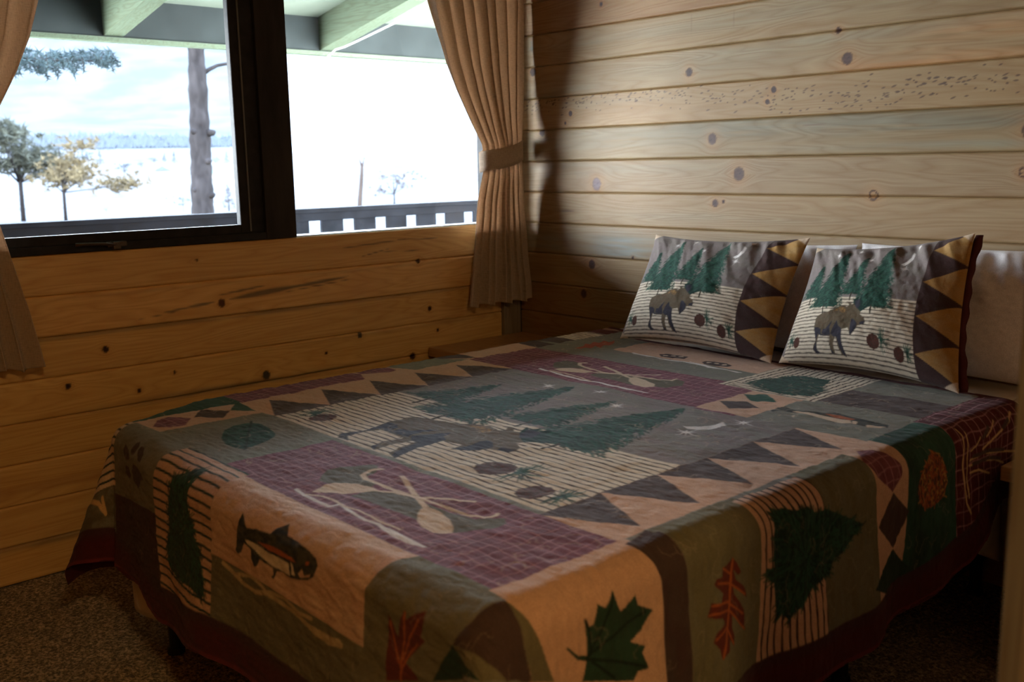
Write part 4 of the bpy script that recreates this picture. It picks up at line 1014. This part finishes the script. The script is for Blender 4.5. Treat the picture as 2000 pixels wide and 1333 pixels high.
# ------------------------------------------------------------------ curtains
def curtain_mat():
    m = NT('tan_curtain_cloth'); v = m.coord('Object'); 
    wv = m.noise(m.coord('Object', (1, 420, 60)), 1, 2, .5); wh = m.noise(m.coord('Object', (1, 60, 420)), 1, 2, .5)
    f = m.math('ADD', m.math('MULTIPLY', wv, .5), m.math('MULTIPLY', wh, .5))
    c = m.mix(m.ramp(f, [(.35, 0.), (.65, 1.)]), (.50, .41, .33), (.64, .54, .44))
    d = m.n('ShaderNodeBsdfDiffuse', Roughness=.6); m.l(c, d.inputs[0]); t_ = m.n('ShaderNodeBsdfTranslucent'); m.l(m.mix(1.0, c, (1.0, .86, .74), 'MULTIPLY'), t_.inputs[0])
    nr = m.bump(f, .5, .0012); m.l(nr, d.inputs['Normal'])
    a = m.n('ShaderNodeMixShader'); a.inputs[0].default_value = .40; m.l(d.outputs[0], a.inputs[1]); m.l(t_.outputs[0], a.inputs[2])
    tr = m.n('ShaderNodeBsdfTransparent'); tr.inputs[0].default_value = (1, .95, .9, 1); b = m.n('ShaderNodeMixShader')
    m.l(m.ramp(f, [(.40, .05), (.46, 0.)]), b.inputs[0]); m.l(a.outputs[0], b.inputs[1]); m.l(tr.outputs[0], b.inputs[2]); m.l(b.outputs[0], m.out.inputs[0])
    return m.m
M_cur = curtain_mat()
CZ = np.array([.60, .715, .80, .92, 1.15, 1.28, 1.34, 1.40, 1.50, 1.62, 1.72, 1.96, 2.10, 2.25])
CL = np.array([-.385, -.378, -.365, -.345, -.305, -.272, -.266, -.275, -.335, -.405, -.452, -.53, -.575, -.62])
CR = np.array([-.015, -.018, -.022, -.035, -.052, -.062, -.066, -.064, -.055, -.045, -.040, -.032, -.03, -.03])
def curtain(mirror):
    cur = empty('curtain', (.04, -1.24, 1.34))
    nz, nu = 260, 420
    P_, Zq = np.meshgrid(np.linspace(0, 1, nu), np.linspace(.715, 2.19, nz))
    yl = np.interp(Zq, CZ, CL); yr = np.interp(Zq, CZ, CR)
    npl = 8
    tie = np.exp(-((Zq-1.34)/.10)**2)
    A_ = (.020+.006*np.sin(Zq*3)+.008*smooth(1.2, .75, Zq))*(1-.45*tie)*(.75+.8*vn(P_*5+3, Zq*.8))
    ph = 2*PI*npl*P_**1.12+.9*np.sin(Zq*2.1)+2.6*vn(P_*4, Zq*1.3)
    sharp = np.sin(ph)+.25*np.sin(2*ph+.6)*np.cos(3*P_)+.3*np.sin(.5*ph+1)
    x = .088+A_*sharp*(.55+.45*np.sin(P_*PI)**.5)+.022*(P_-.5)+.012*tie
    x = x+.03*smooth(.25, .0, P_)*smooth(1.3, .8, Zq)
    lean = .010*np.cos(ph)*(1-tie)*.8
    y = yl+(yr-yl)*P_+lean+.003*fbm(P_*8, Zq*4, 2)
    x = x+.004*fbm(P_*9, Zq*9, 2)
    z = Zq+.006*np.sin(ph*.5+1)*smooth(.8, .715, Zq)-.012*smooth(.5, 0, P_)*smooth(.8, .715, Zq)*0
    if mirror: y = -2.48-y
    o = gridmesh('curtain_panel', x-.04, y+1.24, z-1.34, M_cur, cur)
    md = o.modifiers.new('t', 'SOLIDIFY'); md.thickness = .0016
    # tie-back band
    bm = bmesh.new(); ring = []
    n = 48; ytl, ytr = -.278, -.052
    for k in range(n):
        a = 2*PI*k/n; cx, cy = .090+.044*math.copysign(abs(math.sin(a))**.7, math.sin(a)), (ytl+ytr)/2+(ytr-ytl)/2*math.copysign(abs(math.cos(a))**.8, math.cos(a))
        zc = 1.325+.045*(cy-ytl)/(ytr-ytl)+.004*math.sin(3*a)
        if mirror: cy = -2.48-cy
        ring.append([bm.verts.new((cx-.04, cy+1.24, zc-1.34+h+.0)) for h in (-.042, -.02, .0, .02, .042)])
    for k in range(n):
        for j in range(4): bm.faces.new((ring[k][j], ring[(k+1) % n][j], ring[(k+1) % n][j+1], ring[k][j+1]))
    b = bmo('tieback', bm, M_cur, cur, smooth=True); md = b.modifiers.new('t', 'SOLIDIFY'); md.thickness = .004
    return cur
c1 = curtain(False); tag(c1, 'tan curtain tied back at the right end of the window, by the room corner', 'curtain', 'curtains at the window')
c2 = curtain(True); tag(c2, 'tan curtain tied back at the far left end of the window', 'curtain', 'curtains at the window')
rod = empty('curtain_rod', (.10, -1.24, 2.20)); tag(rod, 'dark metal curtain rod above the window', 'curtain rod')
bm = bmesh.new(); lathe(bm, [(.010, -1.222), (.010, 1.222)], (0, 0, 0), 12, 'y'); bmo('pole', bm, M_steel, rod, smooth=True)
for y in (-1.17, 1.17):
    bm = bmesh.new(); box(bm, -.099, 0.0, y-.008, y+.008, -.012, .0); bmo('bracket', bm, M_steel, rod)

# ------------------------------------------------------------------ ceiling lamp behind the camera (out of the frame)
lp = empty('ceiling_lamp', (4.35, -3.12, 2.55)); tag(lp, 'round ceiling lamp with a warm frosted shade', 'ceiling lamp')
bm = bmesh.new(); lathe(bm, [(.17, -.002), (.17, -.03), (.16, -.035)], (0, 0, 0), 32); bmo('lamp_base', bm, M_steel, lp)
m = NT('warm_shade'); e = m.n('ShaderNodeEmission'); e.inputs[0].default_value = (1.0, .64, .25, 1); e.inputs[1].default_value = LAMP; m.l(e.outputs[0], m.out.inputs[0])
bm = bmesh.new(); lathe(bm, [(.15, -.035), (.145, -.06), (.11, -.09), (.05, -.105), (0, -.108)], (0, 0, 0), 32); bmo('lamp_shade', bm, m.m, lp, smooth=True)

# ------------------------------------------------------------------ the valley outside
m = NT('snowy_valley'); v = m.coord('Object'); n1 = m.noise(v, .012, 5, .62); n2 = m.noise(v, .09, 4, .7)
geo = m.t.nodes.new('ShaderNodeNewGeometry'); sp = m.t.nodes.new('ShaderNodeSeparateXYZ'); m.l(geo.outputs['Position'], sp.inputs[0])
far = m.ramp(m.math('MULTIPLY', sp.outputs['Z'], 1/110.0), [(.08, 0.), (.2, 1.)])
cl = m.mix(m.ramp(n2, [(.5, 0.), (.62, .7)]), (.044, .044, .0445), (.024, .0215, .019))
ch = m.mix(m.ramp(n1, [(.42, 0.), (.6, 1.)]), (.034, .0355, .0355), (.0255, .0268, .027))
azd = m.math('DIVIDE', sp.outputs['Y'], m.math('ABSOLUTE', sp.outputs['X']))
right = m.ramp(azd, [(.50, 0.), (.58, 1.)])
c = m.mix(far, cl, m.mix(right, ch, (.10, .10, .10)))
nr_ = m.t.nodes.new('ShaderNodeVectorMath'); nr_.operation = 'LENGTH'; m.l(geo.outputs['Position'], nr_.inputs[0])
c = m.mix(m.ramp(m.math('MULTIPLY', nr_.outputs['Value'], .01), [(.15, 0.), (.5, 1.)]), (.03, .026, .02), c)
m.bsdf(c, .95, None, .0)
rr_ = np.geomspace(2.6, 1900, 150); aa = np.radians(np.linspace(88, 205, 170)); Rg, Ag = np.meshgrid(rr_, aa)
PR = np.array([0, 12, 40, 90, 257, 330, 450, 560, 700, 1000, 1500, 1900.]); PZ = np.array([-1.3, -1.6, -1.9, -2.7, -9, -7, 0, 8, 17, 48, 190, 330.])
def gz(x, y):
    r = np.hypot(x+0, y+1.2); fa = smooth(math.radians(-168+360), math.radians(176), np.mod(np.arctan2(y+1.2, x), 2*PI)); fr2 = np.interp(r, PR, PZ)
    return np.where(fr2 > 0, fr2*(.08+.92*fa), fr2)-np.interp(r, PR, PZ)+ np.interp(r, PR, PZ)+.35*fbm(x*.05, y*.05, 3)*np.clip(r/60, .1, 1)+np.clip(r-500, 0, None)*.03*fa*fbm(x*.004, y*.004, 4)
Xg = Rg*np.cos(Ag); Yg = -1.2+Rg*np.sin(Ag)
Xg = np.minimum(Xg, -.05*0+Xg)
gr = gridmesh('ground', Xg, Yg, gz(Xg, Yg), m.m, flip=True); gr['kind'] = 'structure'
M_bark = plain('pine_bark', (.0085, .0075, .0075), .9, 0, .03, nscale=14, namt=.5, bumpd=.03, stretch=(1, 1, .4))
def foliage_mat(n, c):
    m = NT(n); nn = m.noise(m.coord('Object'), 1.5, 3, .6); m.bsdf(m.mix(m.ramp(nn, [(.3, 0.), (.7, 1.)]), tuple(c), tuple(q*1.5 for q in c)), .9, None, .03); return m.m
M_needle = foliage_mat('blue_green_needles', (.011, .016, .0165)); M_pineg = foliage_mat('olive_pine_needles', (.018, .019, .0145)); M_blue = foliage_mat('far_conifer', (.0075, .0095, .0105)); M_shrub = foliage_mat('brown_shrub', (.016, .012, .010))
def tuft(bm, p, L, r, n=7, up=.3):
    for k in range(n):
        d = Vector((r.gauss(0, 1), r.gauss(0, 1), r.gauss(0, .7)+up)).normalized()*L*r.uniform(.6, 1.2)
        s = d.cross(Vector((r.random(), r.random(), r.random()))).normalized()*L*.10; q = s.cross(d).normalized()*L*.10
        a, b, c_, e = [bm.verts.new(p+o) for o in (s, -s*.5+q, -s*.5-q, d)]
        bm.faces.new((a, b, e)); bm.faces.new((b, c_, e)); bm.faces.new((c_, a, e)); bm.faces.new((a, c_, b))
def round_pine(name, loc, h, w_, mat, seed, label, cat='tree', group=None, n=330, cone=False, trunk=True):
    r = random.Random(seed); t = empty(name, loc); tag(t, label, cat, group)
    bm = bmesh.new()
    bl = [(r.gauss(0, .42)*w_, r.gauss(0, .42)*w_, h*r.uniform(.35, .92)) for _ in range(9)]
    for k in range(n):
        if cone:
            f = r.random()**.6; a = r.uniform(0, 2*PI); rad = w_*.5*f*r.uniform(.6, 1); p = Vector((rad*math.cos(a), rad*math.sin(a), h*(1-f*.93)))
        else:
            b = bl[k % 9]; p = Vector((b[0]+r.gauss(0, .16)*w_, b[1]+r.gauss(0, .16)*w_, b[2]+r.gauss(0, .055)*h))
        tuft(bm, p, h*(.085 if not cone else .06), r, 9)
    bmo('foliage', bm, mat, t)
    bm = bmesh.new(); tube(bm, [(0, 0, -.6), (.02*h, 0, h*.3), (-.01*h, .01*h, h*.6), (0, 0, h*.92)], [h*.025, h*.02, h*.014, h*.004], 8)
    if not cone:
        for b in bl: tube(bm, [(0, 0, h*.32), (b[0]*.5, b[1]*.5, (b[2]+h*.3)/2), b], [h*.010, h*.007, h*.003], 6)
    bmo('trunk', bm, M_bark, t, smooth=True)
    return t
def place(px, py, dist):
    p = ray(px, py, dist); return (p.x, p.y, p.z)
# pair of pines on the slope, lower left of the view
pA = ray(45, 420, 95); round_pine('pine_tree', pA, 8.3, 5.6, M_pineg, 4, 'hazy grey-green pine at the far left of the view, behind the left curtain edge', group='pines on the near slope', n=420)
pB = ray(128, 424, 88); round_pine('pine_tree', pB, 6.0, 4.6, M_shrub if 0 else foliage_mat('yellowish_pine', (.034, .026, .014)), 8, 'yellowish pine just right of the hazy grey-green pine', group='pines on the near slope', n=360)  # needles yellower than those of the pine beside it
# tall bare trunk
tk = empty('bare_pine_tree', ray(398, 520, 13.0)); tag(tk, 'tall bare pine trunk with knobs standing beyond the left window pane', 'tree')
b0 = ray(398, 520, 13.0); tp = [ray(x, y, 13.0)-b0 for x, y in ((402, 620), (398, 520), (396, 412), (392, 300), (388, 200), (383, 100), (376, 0), (368, -160), (360, -400))]
bm = bmesh.new(); rad = [.150, .142, .132, .126, .114, .098, .09, .075, .05]
P3 = []; R3 = []
for i in range(len(tp)-1):
    for k in range(8):
        f = k/8; P3.append(tp[i].lerp(tp[i+1], f)); R3.append((rad[i]*(1-f)+rad[i+1]*f)*(1+.06*math.sin(k*2.1+i)+.03*math.sin(7*k)))
tube(bm, P3, R3, 18); bmo('trunk', bm, M_bark, tk, smooth=True)
bm = bmesh.new(); tube(bm, [ray(x, y, 13.0)-b0 for x, y in ((394, 146), (408, 136), (424, 128), (445, 124), (470, 118), (500, 100))], [.03, .024, .02, .018, .014, .008], 8); bmo('branch', bm, M_bark, tk, smooth=True)
for x, y, dx in ((404, 316, 14), (380, 258, -11), (412, 260, 13), (384, 372, -10), (412, 382, 12)):
    bm = bmesh.new(); tube(bm, [ray(x-dx*.6, y, 12.95)-b0, ray(x+dx*.3, y-1, 12.9)-b0, ray(x+dx*.55, y-2, 12.88)-b0], [.05, .038, .022], 10); bmo('branch_stub', bm, M_bark, tk, smooth=True)
# spruce bough coming in from the left
r = random.Random(2); spr = empty('spruce_tree', ray(-330, 560, 9.5)); s0 = Vector(spr.location); tag(spr, 'spruce whose blue-green needle bough droops into the upper left of the view', 'tree')
bm = bmesh.new(); tube(bm, [ray(-330, 800, 9.5)-s0, ray(-330, 400, 9.5)-s0, ray(-335, 0, 9.5)-s0, ray(-338, -500, 9.5)-s0], [.2, .17, .13, .05], 14); bmo('trunk', bm, M_bark, spr, smooth=True)
bm = bmesh.new(); bmb = bmesh.new()
main = [(-330, 60), (-150, 80), (0, 102), (80, 118), (150, 116), (200, 120), (232, 126)]
tube(bmb, [ray(x, y, 9.5)-s0 for x, y in main], [.05, .04, .03, .02, .012, .008, .003], 8)
for k in range(120):
    f = r.random(); x = -60+280*f; y = 112+r.gauss(0, 4); L = r.uniform(12, 88)*(1-.5*f)*(.5+.5*abs(math.sin(x*.06+.5))); a = math.radians(r.uniform(25, 105)); d = 9.5+r.uniform(-.4, .4)
    x1 = min(x+L*math.cos(a)*.8, 236); y1 = y+L*math.sin(a)*.85; n = max(3, int(L/5))
    tube(bmb, [ray(x, y, d)-s0, ray(x1, y1, d)-s0], [.008, .003], 5)
    for q in range(n+1):
        g = q/n; tuft(bm, ray(x+(x1-x)*g, y+(y1-y)*g, d)-s0, .048, r, 6, -.1)
for k in range(70):
    x = r.uniform(20, 225); tuft(bm, ray(x, 106+r.uniform(-8, 14), 9.5+r.uniform(-.3, .3))-s0, .07, r, 8, .2)
bmo('needles', bm, M_needle, spr); bmo('bough', bmb, M_bark, spr, smooth=True)
# scattered valley conifers and houses
r = random.Random(21)
def on_ground(px, py, d0=150, d1=900):
    d = d0
    while d < d1:
        q = ray(px, py, d)
        if q.z < float(gz(np.array(q.x), np.array(q.y))): break
        d += 2
    return d
conifers = [(243, 346, 26, 340, .9, 'dark round conifer standing alone in the middle of the snowy field'), (276, 332, 14, 420, .8, 'small dark conifer right of the round conifer in the field'), (172, 322, 24, 430, 1., 'dark conifer clump left of the lone field conifer'),
  (196, 322, 26, 430, .6, 'dark conifer between the clump and the lone field conifer'), (302, 322, 16, 450, 1.2, 'low conifer group behind the dark roofed house'), (322, 318, 20, 450, .5, 'narrow conifer behind the dark roofed house'), (341, 320, 24, 450, .5, 'pointed conifer right of the house beside the bare trunk'),
  (420, 322, 16, 420, 1., 'conifer clump right of the bare trunk'), (443, 318, 22, 460, .6, 'pointed conifer right of the bare trunk beside the window frame'), (358, 410, 26, 120, 1.1, 'dark low shrub at the foot of the bare trunk'), (447, 408, 50, 110, .5, 'thin bare young tree against the window frame'),
  (208, 418, 16, 120, 1.6, 'low brown shrub tips just above the railing')]
for i, (px, py, hp, dist, wr_, lab) in enumerate(conifers):
    if dist > 200: dist = on_ground(px, py)
    h = hp*dist/1961.; cone = wr_ < .8
    round_pine('conifer' if i < 9 else 'shrub', ray(px, py, dist), h, h*wr_, M_blue if i < 10 else M_shrub, 50+i, lab, 'tree' if i < 9 else 'shrub', 'trees in the valley' if i < 9 else None, n=90, cone=cone)
def house(px, py, dist, wpx, hpx, roofc, label):
    dist = on_ground(px, py)-3; w_ = wpx*dist/1961.; h = hpx*dist/1961.; t = empty('house', ray(px, py, dist), math.radians(48)); tag(t, label, 'house', 'houses in the valley')
    bm = bmesh.new(); box(bm, -w_*.3, w_*.3, -w_/2, w_/2, -1, h*.55); bmo('wall', bm, plain('house_wall', (.12, .11, .10), .8, 0, .03), t)
    bm = bmesh.new(); vs = [bm.verts.new(q) for q in ((-w_*.36, -w_*.56, h*.5), (w_*.36, -w_*.56, h*.5), (0, -w_*.56, h), (-w_*.36, w_*.56, h*.5), (w_*.36, w_*.56, h*.5), (0, w_*.56, h))]
    for f in ((0, 1, 2), (3, 5, 4), (0, 2, 5, 3), (1, 4, 5, 2), (0, 3, 4, 1)): bm.faces.new([vs[k] for k in f])
    bmo('roof', bm, plain('house_roof', roofc, .7, 0, .03), t)
    for k in (-.3, .05, .3):
        bm = bmesh.new(); box(bm, w_*.298, w_*.31, w_*k, w_*(k+.12), h*.12, h*.38); bmo('window', bm, plain('house_window', (.06, .07, .09), .3), t)
house(328, 343, 460, 46, 17, (.035, .04, .055), 'low house with a dark blue-grey roof left of the bare trunk')
house(424, 347, 430, 26, 15, (.05, .09, .10), 'small house with a teal roof right of the bare trunk')
house(782, 336, 420, 40, 16, (.05, .065, .09), 'pale blue roofed house seen faintly through the right pane')
house(680, 348, 430, 34, 9, (.08, .08, .09), 'very faint low house near the middle of the right pane')
round_pine('young_tree', ray(770, 402, 70), 2.4, 1.6, M_shrub, 91, 'thin brown leafed young tree seen through the right pane', n=70)
sp_ = empty('dead_stem', ray(704, 430, 24)); q0 = Vector(sp_.location); tag(sp_, 'thin forked brown dead stem standing beyond the right pane', 'tree')
bm = bmesh.new(); tube(bm, [ray(x, y, 24)-q0 for x, y in ((702, 440), (703, 390), (706, 350), (707, 325), (712, 308))], [.06, .055, .045, .035, .012], 8); tube(bm, [ray(x, y, 24)-q0 for x, y in ((707, 325), (701, 310))], [.03, .01], 6); bmo('stem', bm, M_shrub, sp_, smooth=True)
# far belt of trees, too many to count
bm = bmesh.new(); r = random.Random(77)
for k in range(1500):
    px = r.uniform(60, 470); d = r.uniform(640, 740); q = ray(px, 300, d); z = float(gz(np.array(q.x), np.array(q.y)))
    hh = r.uniform(1.8, 4.6)*(.6+.6*abs(math.sin(px*.05))); p = Vector((q.x, q.y, z-.5)); n = 6
    base = [bm.verts.new(p+Vector((hh*.3*math.cos(a*PI/3), hh*.3*math.sin(a*PI/3), 0))) for a in range(n)]; mid = [bm.verts.new(p+Vector((hh*.34*math.cos(a*PI/3+.3), hh*.34*math.sin(a*PI/3+.3), hh*.35))) for a in range(n)]; tpv = bm.verts.new(p+Vector((0, 0, hh)))
    for a in range(n):
        bm.faces.new((base[a], base[(a+1) % n], mid[(a+1) % n], mid[a])); bm.faces.new((mid[a], mid[(a+1) % n], tpv))
o = bmo('distant_treeline', bm, foliage_mat('distant_conifers', (.020, .023, .026))); tag(o, 'belt of tiny conifers along the foot of the far hillside', 'trees', kind='stuff')
